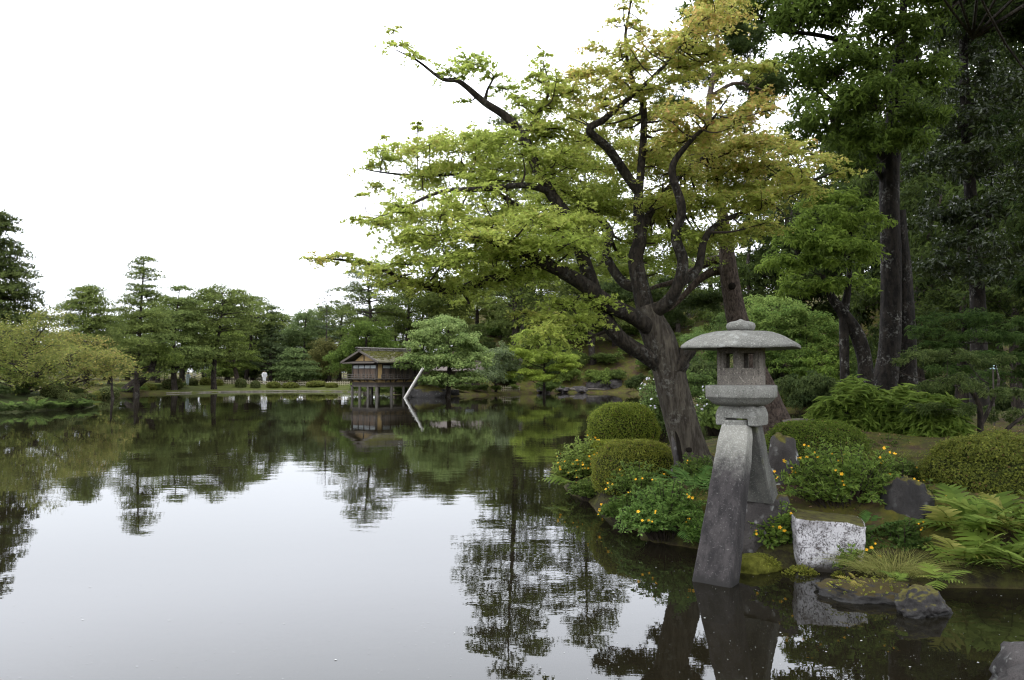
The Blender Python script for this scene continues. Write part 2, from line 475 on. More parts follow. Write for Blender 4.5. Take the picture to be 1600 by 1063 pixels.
def tube(P, rad, sides=8, cap=True, rough=0.0, seed=0):
    P = np.asarray(P, float); n = len(P)
    rad = np.broadcast_to(np.asarray(rad, float), (n,))
    T = np.gradient(P, axis=0); T /= np.linalg.norm(T, axis=1)[:, None] + 1e-9
    ref = np.array([0.31, 0.77, 0.55])
    if abs(T[0] @ ref) > 0.9: ref = np.array([1.0, 0, 0])
    B = np.zeros((n, 3)); u = ref
    for i in range(n):
        u = u - T[i] * (u @ T[i]); u /= np.linalg.norm(u) + 1e-9; B[i] = u
    Cc = np.cross(T, B)
    a = np.arange(sides) / sides * 2 * np.pi
    rr = rad[:, None] * np.ones(sides)[None]
    if rough:
        rg = np.random.default_rng(seed)
        k = rg.uniform(0, 6.28, 8)
        s = np.cumsum(np.r_[0, np.linalg.norm(np.diff(P, axis=0), axis=1)])[:, None]
        d = (np.sin(3 * a + k[0] + s * 1.3) * .5 + np.sin(5 * a + k[1] - s * 2.1) * .4 + np.sin(9 * a + k[2] + s * 1.1 + np.sin(s * 5 + k[3])) * .35
             + np.sin(2 * a + s * 4 + k[4]) * .35 + np.sin(14 * a + k[5] + np.sin(s * 3 + a) * 1.5) * .3)
        rr = rr * (1 + rough * d)
    V = P[:, None] + (np.cos(a)[None, :, None] * B[:, None] + np.sin(a)[None, :, None] * Cc[:, None]) * rr[:, :, None]
    V = V.reshape(-1, 3)
    i, j = np.meshgrid(np.arange(n - 1), np.arange(sides), indexing='ij')
    j2 = (j + 1) % sides
    F = np.stack([i * sides + j, i * sides + j2, (i + 1) * sides + j2, (i + 1) * sides + j], -1).reshape(-1, 4)
    return V, F

def norm(v): return v / (np.linalg.norm(v, axis=-1, keepdims=True) + 1e-9)

# ---- leaf templates: x along the leaf, y across, z normal
def tpl_maple():
    tips = [(-0.18, 0.38), (0.22, 0.56), (0.75, 0.44), (1.0, 0.0), (0.75, -0.44), (0.22, -0.56), (-0.18, -0.38)]
    tips = [(0.02, 0.5), (0.62, 0.52), (1.0, 0.0), (0.62, -0.52), (0.02, -0.5)]
    notch = [(0.30, 0.24), (0.45, 0.13), (0.45, -0.13), (0.30, -0.24)]
    v = [(0, 0, 0)]; 
    for k in range(5):
        v.append((*tips[k], -0.12))
        if k < 4: v.append((*notch[k], 0.03))
    f = [(0, i, i + 1) for i in range(1, 9)]
    v = np.array(v); v[:, 0] -= 0.4
    return v, np.array(f)[:, ::-1]
def tpl_leaf(w=0.36, fold=0.10, droop=0.12):
    v = np.array([(0, 0, 0), (0.45, w / 2, fold), (1, 0, -droop), (0.45, -w / 2, fold)]); v[:, 0] -= 0.3
    return v, np.array([(0, 2, 1), (0, 3, 2)])
def tpl_tri(w=0.5):
    v = np.array([(-0.4, -w / 2, 0), (0.6, 0, 0), (-0.4, w / 2, 0)])
    return v, np.array([(0, 1, 2)])
def tpl_tuft(k=6, w=0.16, seed=3):
    rg = np.random.default_rng(seed); v = []; f = []
    for i in range(k):
        a = i / k * 6.283 + rg.uniform(-.3, .3); el = rg.uniform(0.25, 1.15)
        d = np.array([math.cos(a) * math.cos(el), math.sin(a) * math.cos(el), math.sin(el)])
        s = norm(np.cross(d, (0, 0, 1)) + 1e-4) * w / 2
        L = rg.uniform(.8, 1.1)
        v += [-s, s, d * L]; f.append((3 * i, 3 * i + 1, 3 * i + 2))
    return np.array(v), np.array(f)
T_MAPLE, T_LEAF, T_BROAD, T_LANCE, T_TRI = tpl_maple(), tpl_leaf(), tpl_leaf(0.62, 0.08, 0.1), tpl_leaf(0.2, 0.04, 0.2), tpl_tri()
T_TUFT, T_TUFT4 = tpl_tuft(), tpl_tuft(4, 0.30, 5)
T_MAPLE = (np.array([(-.4, 0, 0), (.12, .52, -.1), (.08, .12, .03), (.6, 0, -.12), (.08, -.12, .03), (.12, -.52, -.1), (-.1, .2, 0), (-.1, -.2, 0)]), np.array([(0, 2, 1), (0, 3, 2), (0, 4, 3), (0, 5, 4)]))

def scatter(tpl, P, Nn, S, C, T=None, rg=RNG):
    tv, tf = tpl
    n = len(P)
    if n == 0: return np.zeros((0, 3)), np.zeros((0, 3), int), np.zeros((0, 3))
    if T is None: T = rg.normal(size=(n, 3))
    T = norm(T - Nn * np.sum(T * Nn, 1, keepdims=True))
    B = np.cross(Nn, T)
    S = np.broadcast_to(S, (n,))
    V = P[:, None] + S[:, None, None] * (tv[None, :, 0:1] * T[:, None] + tv[None, :, 1:2] * B[:, None] + tv[None, :, 2:3] * Nn[:, None])
    F = (tf[None] + (np.arange(n) * len(tv))[:, None, None]).reshape(-1, 3)
    return V.reshape(-1, 3), F, np.repeat(C, len(tv), 0)

def colors(n, c1, c2, rg=RNG, jit=0.18, bias=0.0):
    f = np.clip(rg.beta(2, 2, n) + bias, 0, 1)[:, None]
    c = np.array(c1) * (1 - f) + np.array(c2) * f
    return np.clip(c * (1 + rg.normal(0, jit, (n, 1))), 0.004, 1)

# ------------------------------------------------------------------ terrain
def P2(px, py): g = G(px, py); return (g[0], g[1])
SHORE = [(-90, -6), (-8, -1.2), (2.5, -0.6), (5.5, 0.8), (8.5, 3.0), (9.0, 6.2), (6.5, 7.3),
         (5.0, 7.6), (4.35, 7.75), (3.75, 7.95), (3.35, 8.35), (2.75, 8.55), (2.45, 8.9), (2.2, 9.4), (1.75, 9.9), (1.5, 11.2),
         (1.25, 12.5), (1.0, 13.8), (0.95, 14.6), (1.3, 15.6), (2.3, 16.6), (3.6, 17.2), (5.2, 18.0), (6.6, 19.6),
         (8.5, 22), (12, 24.5), (17, 28), (21, 33), (20, 38.5), (16.5, 41.5), (14.0, 44), (13.6, 50), (12.5, 58), (12, 66), (12.2, 74),
         (11.5, 79), (7, 81), (3, 80), (-1.2, 73), (-5, 68), (-7.5, 66.5), (-8.8, 69), (-11, 75), (-14, 81), (-18.7, 85),
         (-25, 86), (-31, 83), (-34.5, 77), (-35.5, 71), (-37, 64), (-32, 56), (-27, 49.5), (-25.9, 46.8), (-26.6, 43.8),
         (-28, 40.3), (-34, 33), (-50, 22), (-90, 12)]
SH = np.array(SHORE)
def shore_dist(X, Y):
    """signed distance, positive on land"""
    X = np.asarray(X, float); Y = np.asarray(Y, float)
    d2 = np.full(X.shape, 1e9); inside = np.zeros(X.shape, bool)
    n = len(SH)
    for i in range(n):
        ax, ay = SH[i]; bx, by = SH[(i + 1) % n]
        ex, ey = bx - ax, by - ay
        t = np.clip(((X - ax) * ex + (Y - ay) * ey) / (ex * ex + ey * ey), 0, 1)
        d2 = np.minimum(d2, (X - ax - t * ex) ** 2 + (Y - ay - t * ey) ** 2)
        c = ((ay > Y) != (by > Y))
        xi = ax + (Y - ay) / (by - ay + 1e-12) * ex
        inside ^= (c & (X < xi))
    d = np.sqrt(d2)
    return np.where(inside, -d, d)
def ss(a, b, x):
    t = np.clip((x - a) / (b - a), 0, 1); return t * t * (3 - 2 * t)
def wob(X, Y, s, k):
    return (np.sin(X * s + k) * np.cos(Y * s * 1.13 + 2 * k) + 0.5 * np.sin(X * s * 2.3 + Y * s * 1.7 + k * 3)) / 1.5
def height(X, Y):
    X = np.asarray(X, float); Y = np.asarray(Y, float)
    d = shore_dist(X, Y) + 0.08 * wob(X, Y, 2.4, 1.0)
    near = ss(-3, 0, X) * (1 - ss(26, 34, Y))
    zl_near = 0.22 * ss(0, 0.2, d) + 0.50 * ss(0.1, 1.6, d) + 0.42 * ss(1.5, 4.5, d) + 0.03 * np.clip(d - 5, 0, 60)
    farl = 0.22 * ss(0, 0.25, d) + 0.50 * ss(0.3, 7, d) + 0.02 * np.clip(d - 6, 0, 60)
    z = farl * (1 - near) + zl_near * near
    lb = (1 - ss(-22, -17, X)) * (1 - ss(52, 62, Y))
    z = z + lb * (0.25 * ss(0.2, 2.5, d) + 0.10 * np.clip(d, 0, 12))
    hill = ss(58, 70, Y) * ss(-14, -2, X)
    z = z + hill * 0.42 * np.clip(d - 1.5, 0, 26)
    rf = ss(12, 22, X) * (1 - ss(58, 70, Y))
    z = z + rf * 0.10 * np.clip(d - 2, 0, 30)
    z = z + ss(0.2, 1.0, d) * (0.05 * wob(X, Y, 1.7, 2.2) + 0.02 * wob(X, Y, 5.3, 0.7))
    zu = -0.10 * ss(0, 0.15, -d) - 0.55 * ss(0.1, 2.5, -d) - 0.4 * ss(2, 6, -d) + 0.03 * wob(X, Y, 3.1, 0.3)
    return np.where(d > 0, z, zu)
def Hh(x, y): return float(height(np.array([x]), np.array([y]))[0])

def build_ground():
    xs = np.unique(np.r_[np.linspace(-700, -90, 14), np.linspace(-90, -10, 70), np.linspace(-10, 0.4, 26), np.linspace(0.4, 9, 70), np.linspace(9, 30, 50), np.linspace(30, 90, 30), np.linspace(90, 700, 14)])
    ys = np.unique(np.r_[np.linspace(-300, -10, 8), np.linspace(-10, 5, 16), np.linspace(5, 18, 84), np.linspace(18, 60, 50), np.linspace(60, 100, 56), np.linspace(100, 160, 20), np.linspace(160, 1500, 14)])
    X, Y = np.meshgrid(xs, ys)
    Z = height(X, Y)
    V = np.stack([X, Y, Z], -1).reshape(-1, 3)
    ny, nx = X.shape
    i, j = np.meshgrid(np.arange(ny - 1), np.arange(nx - 1), indexing='ij')
    F = np.stack([i * nx + j, i * nx + j + 1, (i + 1) * nx + j + 1, (i + 1) * nx + j], -1).reshape(-1, 4)
    o = obj("ground", mesh_np("ground", V, F, None, True), mat=M_GROUND, kind="structure")
    wv = np.array([(-120, -40, 0), (60, -40, 0), (60, 120, 0), (-120, 120, 0)], float)
    obj("pond_water", mesh_np("pond_water", wv, np.array([[0, 1, 2, 3]])), mat=M_WATER, kind="structure")
build_ground()

# ------------------------------------------------------------------ rocks
def rock_mesh(size, seed, sub=4, boxy=0.0, amp=0.22, freq=1.3, taper=0.0, flat_top=False, cuts=0):
    bm = bmesh.new()
    bmesh.ops.create_icosphere(bm, subdivisions=sub, radius=1.0)
    off = Vector((seed * 3.1, seed * 1.7, seed * 2.3))
    for v in bm.verts:
        p = v.co.copy()
        if boxy:
            m = max(abs(p.x), abs(p.y), abs(p.z))
            p = p.lerp(p / m, boxy) if m else p
        d = mnoise.fractal(p * freq + off, 0.9, 2.1, 5) * amp
        cell = mnoise.noise(p * freq * 0.8 + off * 2)
        p = p * (1 + d + 0.25 * amp * (1 if cell > 0 else -1) * min(1, abs(cell) * 6))
        if taper:
            k = 1 - taper * (0.5 - p.z / 2); p.x *= k; p.y *= k
        if flat_top and p.z > 0.72: p.z = 0.72 + (p.z - 0.72) * 0.2
        v.co = Vector((p.x * size[0], p.y * size[1], p.z * size[2]))
    if cuts:
        rg = np.random.default_rng(int(seed * 100))
        for _ in range(cuts):
            nv = Vector(rg.normal(size=3)); nv.z = abs(nv.z) * .8; nv.normalize()
            ext = max(Vector((v.co.x / size[0], v.co.y / size[1], v.co.z / size[2])).dot(nv) for v in bm.verts); dd = ext * rg.uniform(.72, .93)
            for v in bm.verts:
                q = Vector((v.co.x / size[0], v.co.y / size[1], v.co.z / size[2])); e = q.dot(nv) - dd
                if e > 0:
                    q -= nv * e * .88; v.co = Vector((q.x * size[0], q.y * size[1], q.z * size[2]))
    if cuts:
        for v in bm.verts:
            q = Vector((v.co.x / size[0], v.co.y / size[1], v.co.z / size[2]))
            v.co *= 1 + .10 * mnoise.fractal(q * 3.2 + off, .8, 2.2, 6) + .05 * abs(mnoise.noise(q * 7 + off))
    me = bpy.data.meshes.new("rock")
    bm.to_mesh(me); bm.free()
    me.polygons.foreach_set("use_smooth", np.full(len(me.polygons), True))
    return me
def rock(name, label, loc, size, seed, mat, rz=0, cat="rock", group=None, **k):
    o = obj(name, rock_mesh(size, seed, **k), None, mat, [float(x) for x in loc])
    o.rotation_euler = (0, 0, rz)
    return tag(o, label, cat, group)
# ------------------------------------------------------------------ stone lantern
LX, LY = 2.548, 8.54
LYAW = R(-37)
HEXROT = R(13)            # relative to the legs: one corner of the hexagon looks at the camera
def hexr(th, rnd):
    t = (th % (np.pi / 3)) - np.pi / 6
    return (1 - rnd) * (math.cos(np.pi / 6) / np.cos(t)) + rnd
def hex_loft(rings, n=60, rnd=0.1, cap=True):
    """rings: (R, z) pairs, outermost surface from bottom to top"""
    th = np.arange(n) / n * 2 * np.pi
    V = []
    for Rr, z in rings:
        r = Rr * hexr(th, rnd)
        a = th - np.pi / 2 + HEXROT
        V.append(np.stack([r * np.cos(a), r * np.sin(a), np.full(n, z)], -1))
    V = np.concatenate(V); k = len(rings)
    i, j = np.meshgrid(np.arange(k - 1), np.arange(n), indexing='ij'); j2 = (j + 1) % n
    F = np.stack([i * n + j, i * n + j2, (i + 1) * n + j2, (i + 1) * n + j], -1).reshape(-1, 4)
    return V, F
def chip(V, amp, f=9.0):
    out = V.copy()
    for q in range(len(V)):
        p = Vector(V[q]) * f
        d = mnoise.noise_vector(p)
        out[q] += amp * np.array(d)
    return out
def build_lantern():
    t = thing("stone_lantern", "tall grey granite lantern on two splayed legs, one standing in the pond", "stone lantern", (LX, LY, 0), LYAW)
    # finial
    prof = [(0.0, 2.585), (0.125, 2.588), (0.150, 2.607), (0.160, 2.640), (0.150, 2.672), (0.115, 2.692), (0.06, 2.702), (0.03, 2.712), (0.012, 2.722), (0.0, 2.725)]
    n = 36; th = np.arange(n) / n * 2 * np.pi
    V = np.concatenate([np.stack([r * np.cos(th), r * np.sin(th), np.full(n, z)], -1) for r, z in prof])
    k = len(prof); i, j = np.meshgrid(np.arange(k - 1), np.arange(n), indexing='ij'); j2 = (j + 1) % n
    F = np.stack([i * n + j, i * n + j2, (i + 1) * n + j2, (i + 1) * n + j], -1).reshape(-1, 4)
    obj("finial", mesh_np("finial", chip(V, 0.004), F, None, True), t, M_GRANITE)
    # roof
    Rr = 0.688
    f = [(0.30, 2.418), (0.55, 2.412), (0.80, 2.402), (0.95, 2.392), (0.99, 2.389), (1.0, 2.395), (1.0, 2.412), (0.985, 2.425), (0.93, 2.452), (0.86, 2.482), (0.77, 2.514), (0.66, 2.544), (0.55, 2.563), (0.45, 2.575), (0.30, 2.584), (0.12, 2.590), (0.0, 2.592)]
    V, F = hex_loft([(Rr * a, z) for a, z in f], 96, 0.28)
    obj("roof", mesh_np("roof", chip(chip(V, 0.010, 4.0), 0.005, 15.0), F, None, True), t, M_GRANITE)
    # light chamber: six walls with framed openings
    Rc, z0, z1, th_ = 0.278, 1.985, 2.425, 0.055
    ch = obj("light_chamber", None, t) if False else None
    A = Acc()
    for s in range(6):
        a0 = s * np.pi / 3 - np.pi / 2 + HEXROT; a1 = a0 + np.pi / 3
        PA, PB = np.array([math.cos(a0), math.sin(a0)]), np.array([math.cos(a1), math.sin(a1)])
        def pt(u, z, dep):
            o = (PA * (1 - u) + PB * u) * Rc; q = (PA * (1 - u) + PB * u) * (Rc - th_)
            xy = o * (1 - dep) + q * dep
            return (xy[0], xy[1], z0 + (z1 - z0) * z)
        def rect(u0, u1, v0, v1, dep): return [pt(u0, v0, dep), pt(u1, v0, dep), pt(u1, v1, dep), pt(u0, v1, dep)]
        rings = [rect(0, 1, 0, 1, 0), rect(.13, .87, .24, .86, 0), rect(.15, .85, .255, .85, .34), rect(.24, .76, .43, .81, .34), rect(.26, .74, .44, .80, 1), rect(0, 1, 0, 1, 1)]
        V = np.array([p for r_ in rings for p in r_]); F = []
        for q in range(5):
            for e in range(4):
                F.append((q * 4 + e, q * 4 + (e + 1) % 4, q * 4 + 4 + (e + 1) % 4, q * 4 + 4 + e))
        A.add(V, np.array(F))
    obj("light_chamber", A.mesh("light_chamber"), t, M_GRANITE_TAN)
    # hexagonal platform
    f = [(0.0, 1.765), (0.24, 1.765), (0.285, 1.772), (0.335, 1.79), (0.368, 1.82), (0.402, 1.852), (0.411, 1.858), (0.415, 1.866), (0.415, 1.975), (0.409, 1.985), (0.28, 1.992), (0.0, 1.992)]
    V, F = hex_loft(f, 96, 0.03)
    me = mesh_np("platform", chip(V, 0.003, 11), F, None, True)
    pl = obj("platform", me, t, M_GRANITE)
    # saddle block with the notch that takes the front leg
    w, dp, zb, zt = 0.465, 0.35, 1.55, 1.768
    bm = bmesh.new()
    pr = [(-w / 2, zb), (-0.126, zb), (-0.126, zb + 0.078), (0.126, zb + 0.078), (0.126, zb), (w / 2, zb), (w / 2 + 0.004, zb + 0.12), (w / 2 - 0.02, zt - 0.035), (w / 2 - 0.055, zt), (-w / 2 + 0.055, zt), (-w / 2 + 0.02, zt - 0.035), (-w / 2 - 0.004, zb + 0.12)]
    fv = [bm.verts.new((x, -dp / 2, z)) for x, z in pr]; bv = [bm.verts.new((x, dp / 2, z)) for x, z in pr]
    bm.faces.new(fv); bm.faces.new(bv[::-1])
    for q in range(len(pr)):
        bm.faces.new((fv[q], bv[q], bv[(q + 1) % len(pr)], fv[(q + 1) % len(pr)]))
    bmesh.ops.recalc_face_normals(bm, faces=bm.faces)
    bmesh.ops.bevel(bm, geom=bm.edges[:], offset=0.008, segments=2, affect='EDGES')
    me = bpy.data.meshes.new("saddle_block"); bm.to_mesh(me); bm.free()
    obj("saddle_block", me, t, M_GRANITE)
    # legs: bevelled rectangular section swept along a bowed path
    def leg(path, widths, thick, mat, tenon):
        P = catmull(path, 8); n = len(P)
        tt = np.linspace(0, 1, n)
        wd = np.interp(tt, np.linspace(0, 1, len(widths)), widths); tk = np.interp(tt, np.linspace(0, 1, len(thick)), thick)
        T = norm(np.gradient(P, axis=0)); X = np.array([1.0, 0, 0]); 
        V = []
        cs = [(-.5, -.44), (-.46, -.5), (-.2, -.5), (.2, -.5), (.46, -.5), (.5, -.44), (.5, .44), (.46, .5), (-.46, .5), (-.5, .44)]
        for q in range(n):
            Yv = norm(np.cross(T[q], X))
            if Yv[1] < 0: Yv = -Yv
            V += [P[q] + X * a * wd[q] + Yv * b * tk[q] for a, b in cs]
        V = chip(chip(np.array(V), 0.007, 5), 0.003, 14)
        m = len(cs); i, j = np.meshgrid(np.arange(n - 1), np.arange(m), indexing='ij'); j2 = (j + 1) % m
        F = np.stack([i * m + j, (i + 1) * m + j, (i + 1) * m + j2, i * m + j2], -1).reshape(-1, 4)
        A = Acc(); A.add(V, F)
        # shoulder cap and the tenon that enters the block
        A.add(V[:m].copy(), np.array([(0, 1, 8, 9), (1, 2, 7, 8), (2, 3, 6, 7), (3, 4, 5, 6)]))
        o = A.mesh("leg"); 
        ob = obj("leg", o, t, mat)
        return ob
    fl = leg([(0, -.160, 1.545), (0, -.180, 1.47), (0, -.235, 1.33), (0, -.345, 1.05), (0, -.57, .52), (0, -.79, 0.0), (0, -.93, -.38)], [.28, .305, .33, .352, .38, .41, .425], [.16, .17, .18, .19, .21, .23, .24], M_LEG, True)
    fl["label"] = "long front leg, pale at the top and stained dark below"
    V, F = box(0, -.168, 1.577, .222, .05, .07); V[:, 1] -= 0.0
    A = Acc(); V, F = box(0, -.165, 1.577, .222, .145, .066); A.add(V, F)
    obj("tenon", A.mesh("tenon"), t, M_GRANITE)
    leg([(0, .13, 1.545), (0, .145, 1.47), (0, .18, 1.33), (0, .26, 1.08), (0, .37, .86), (0, .44, .70)], [.29, .315, .34, .375, .41, .43], [.17, .18, .19, .20, .22, .23], M_LEG2, False)
build_lantern()

# ------------------------------------------------------------------ rocks of the near bank
def boulder_block():
    t = thing("stone_block", "flat-topped stone block crusted white, mossy on top, at the water's edge", "rock", (0, 0, 0))
    c = np.array([3.45, 8.52, 0.185])
    t.location = c
    me = rock_mesh((0.375, 0.30, 0.37), 4.2, 5, 0.90, 0.05, 1.6, 0.16)
    o = obj("stone", me, t, M_WHITEROCK); o.rotation_euler = (0, R(3), R(-14))
boulder_block()
rock("rock", "pale lichen-spotted rock carrying the short back leg of the lantern", (2.84, 8.98, 0.33), (0.31, 0.27, 0.42), 2.1, M_ROCK_LICHEN, 0.4, boxy=0.4, amp=0.14, cuts=9)
rock("rock", "lichen-spotted brown rock right behind the lantern's back leg", (3.56, 10.2, 0.86), (0.22, 0.2, 0.46), 7.7, M_ROCK_LICHEN, 0.7, boxy=0.4, amp=0.14, cuts=10)
rock("rock", "dark rock with mossy top behind the grass tuft", (4.55, 8.95, 0.40), (0.30, 0.33, 0.46), 5.3, M_ROCK_DARK, 0.3, boxy=0.4, amp=0.14, cuts=10, sub=5)
rock("rock", "low flat mossy rock with small ferns lying in the water", (3.44, 7.42, 0.0), (0.47, 0.30, 0.14), 9.1, M_ROCK_MOSSY, -0.12, boxy=0.2, amp=0.22, sub=5, cuts=4)
rock("rock", "wet dark slanting rock in front of the flat mossy rock", (3.66, 6.93, 0.04), (0.27, 0.17, 0.17), 3.4, M_ROCK_DARK, 0.45, boxy=0.2, amp=0.22, sub=5, cuts=5)
rock("rock", "large grey boulder cut by the lower right corner", (3.86, 5.0, -0.04), (0.76, 0.55, 0.50), 6.6, M_BOULDER, 0.3, amp=0.24, sub=5, cuts=3)
rock("moss_mound", "bright yellow green moss mound at the foot of the lantern", (2.62, 8.40, 0.02), (0.26, 0.18, 0.15), 8.2, plain("bright_moss", (0.075, 0.078, 0.014), 0.95, 0.05, 0.45, 14, 1, 1.0), 0.2, cat="moss", amp=0.2)
rock("rock", "small grey stone at the foot of the maple trunk", (2.45, 11.05, 0.72), (0.16, 0.12, 0.09), 1.3, M_ROCK_GREY, 0.2, amp=0.2)

# ------------------------------------------------------------------ low plants
def gz(x, y): return max(Hh(x, y), 0.0)

def clipped_shrub(label, c, r, n, seed, c1, c2, leaf=0.035, group=None, top_flat=0.0, name="clipped_shrub"):
    """dome-shaped clipped bush: a woody core and a skin of small leaves"""
    rg = np.random.default_rng(seed)
    c = np.array(c, float); r = np.array(r, float)
    t = thing(name, label, "shrub", c, 0, group)
    D = norm(rg.normal(size=(n, 3)))
    D[:, 2] = np.where(D[:, 2] < -0.55, -D[:, 2], D[:, 2])
    k = rg.uniform(0, 6.28, 6)
    lump = 1 + 0.03 * np.sin(D[:, 0] * 5 + k[0]) * np.cos(D[:, 1] * 5 + k[1]) + 0.025 * np.sin(D[:, 2] * 8 + D[:, 0] * 6 + k[2]) + 0.03 * np.sin(D[:, 0] * 17 + k[3]) * np.sin(D[:, 1] * 15 + k[4])
    sup = (np.abs(D) ** 2.2).sum(1) ** (-1 / 2.2)
    rr_ = rg.normal(0.985, 0.028, n); st_ = rg.random(n) < .03; rr_[st_] += rg.uniform(.02, .09, st_.sum())
    P = D * (sup * lump * rr_)[:, None] * r
    Nn = norm(norm(D / r) + rg.normal(0, 0.55, (n, 3)))
    C = colors(n, c1, c2, rg, 0.2)
    wc = rg.random(n) < 0.03; C[wc] = np.array((0.12, 0.075, 0.03)) * rg.uniform(.7, 1.3, (wc.sum(), 1))
    V, F, Cc = scatter(T_BROAD, P, Nn, rg.uniform(.7, 1.3, n) * leaf, C, rg=rg)
    obj("foliage", mesh_np("foliage", V, F, Cc), t, M_LEAF)
    bm = bmesh.new(); bmesh.ops.create_icosphere(bm, subdivisions=3, radius=1.0)
    for v in bm.verts:
        d = np.array(v.co); s = (np.abs(d) ** 2.2).sum() ** (-1 / 2.2)
        v.co = Vector(d * s * 0.93 * r)
    me = bpy.data.meshes.new("twig_core"); bm.to_mesh(me); bm.free()
    obj("twig_core", me, t, M_CORE)
    return t
M_CORE = plain("shaded_twig_core", (0.030, 0.036, 0.011), 0.95, 0.05, 0.5, 25, 1, 1.0)  # solid filling, darkened to carry the shade between the leaves

GREEN1, GREEN2 = (0.035, 0.055, 0.012), (0.085, 0.105, 0.022)
TX = lambda px, Y: (px - 800) / FPX * Y
def shrub_px(label, px, py, Y, rx_px, rz_px, n, seed, c1, c2, leaf=0.035, dep=1.0, **k):
    p = W(px, py, Y); s = Y / FPX
    return clipped_shrub(label, p, (rx_px * s, rx_px * s * dep, rz_px * s), n, seed, c1, c2, leaf, **k)
shrub_px("dark green clipped dome shrub at the tip of the bank, left of the maple", 974, 672, 15.0, 54, 42, 20000, 1, (0.06, 0.092, 0.012), (0.185, 0.215, 0.025), 0.030)
shrub_px("small low mossy clipped shrub between the dome shrub and the flowering bush", 952, 712, 14.2, 42, 24, 8000, 2, (0.10, 0.13, 0.015), (0.22, 0.24, 0.028), 0.030)
shrub_px("brownish green clipped shrub dotted with yellow flowers at the waterline", 992, 738, 12.2, 66, 50, 15000, 3, (0.072, 0.096, 0.014), (0.20, 0.205, 0.03), 0.030)
shrub_px("broad clipped shrub right behind the lantern legs", 1272, 714, 11.3, 84, 56, 20000, 4, (0.04, 0.068, 0.010), (0.11, 0.15, 0.02), 0.028, dep=0.8)
shrub_px("big bronze green clipped shrub at the right edge above the ferns", 1556, 756, 9.6, 106, 76, 26000, 5, (0.05, 0.068, 0.012), (0.15, 0.16, 0.026), 0.032, dep=0.85)

# ---- grasses
def blades(name, label, base, r, n, seed, L, w, c1, c2, lean=0.6, cat="grass"):
    rg = np.random.default_rng(seed)
    a = rg.uniform(0, 6.283, n); q = np.sqrt(rg.random(n)) 
    P = np.stack([np.cos(a) * q * r[0], np.sin(a) * q * r[1], np.zeros(n)], -1)
    d = norm(np.stack([np.cos(a) * lean * q + rg.normal(0, .25, n), np.sin(a) * lean * q + rg.normal(0, .25, n), np.ones(n)], -1))
    Ls = L * rg.uniform(.5, 1.15, n)
    side = norm(np.cross(d, rg.normal(size=(n, 3)))) * w
    hz = d * np.array([1, 1, 0])
    V = np.zeros((n, 7, 3))
    for k, (u, ww) in enumerate(((0, 1), (.4, .9), (.75, .6))):
        c = P + d * (Ls * u)[:, None] + hz * (Ls * u * u * .8)[:, None] - np.array([0, 0, 1]) * (Ls * u ** 3 * .45)[:, None]
        V[:, 2 * k] = c - side * ww; V[:, 2 * k + 1] = c + side * ww
    V[:, 6] = P + d * Ls[:, None] + hz * (Ls * .8)[:, None] - np.array([0, 0, 1]) * (Ls * .45)[:, None]
    F4 = np.array([(0, 1, 3, 2), (2, 3, 5, 4)]); F3 = np.array([(4, 5, 6)])
    o = (np.arange(n) * 7)[:, None, None]
    C = np.repeat(colors(n, c1, c2, rg, .2), 7, 0)
    t = thing(name, label, cat, base)
    obj("foliage", mesh_np(name, V.reshape(-1, 3), [(F3[None] + o).reshape(-1, 3), (F4[None] + o).reshape(-1, 4)], C), t, M_LEAF)
    return t
# ---- flowers
def flower_mesh(name, mat, cup=0.35):
    V, F = [], []
    for k in range(5):
        a = k / 5 * 6.283; c, s = math.cos(a), math.sin(a)
        def p(r, w, z): return (r * c - w * s, r * s + w * c, z)
        b = len(V)
        V += [p(0.05, 0, 0), p(0.6, 0.36, cup * .8), p(1.0, 0.0, cup), p(0.6, -0.36, cup * .8)]
        F += [(b, b + 2, b + 1), (b, b + 3, b + 2)]
    b = len(V)
    for k in range(6):
        a = k / 6 * 6.283; V.append((0.22 * math.cos(a), 0.22 * math.sin(a), 0.12))
    V.append((0, 0, 0.34))
    for k in range(6): F.append((b + k, b + (k + 1) % 6, b + 6))
    me = mesh_np(name, np.array(V), np.array(F)); me.materials.append(mat)
    return me
ME_FL_Y = flower_mesh("flower", M_YELLOW)
ME_FL_W = flower_mesh("flower_white", M_WHITEFL, 0.15)

def place_flowers(t, pts, size, me, rg, out):
    for p in pts:
        o = obj("flower", me, t)
        o.location = [float(x) for x in p]
        d = Vector((float(x) for x in out(p))).normalized() + Vector(rg.normal(0, .35, 3))
        o.rotation_euler = d.to_track_quat('Z', 'Y').to_euler()
        s = size * rg.uniform(.45, 1.25)
        o.scale = (s, s, s)

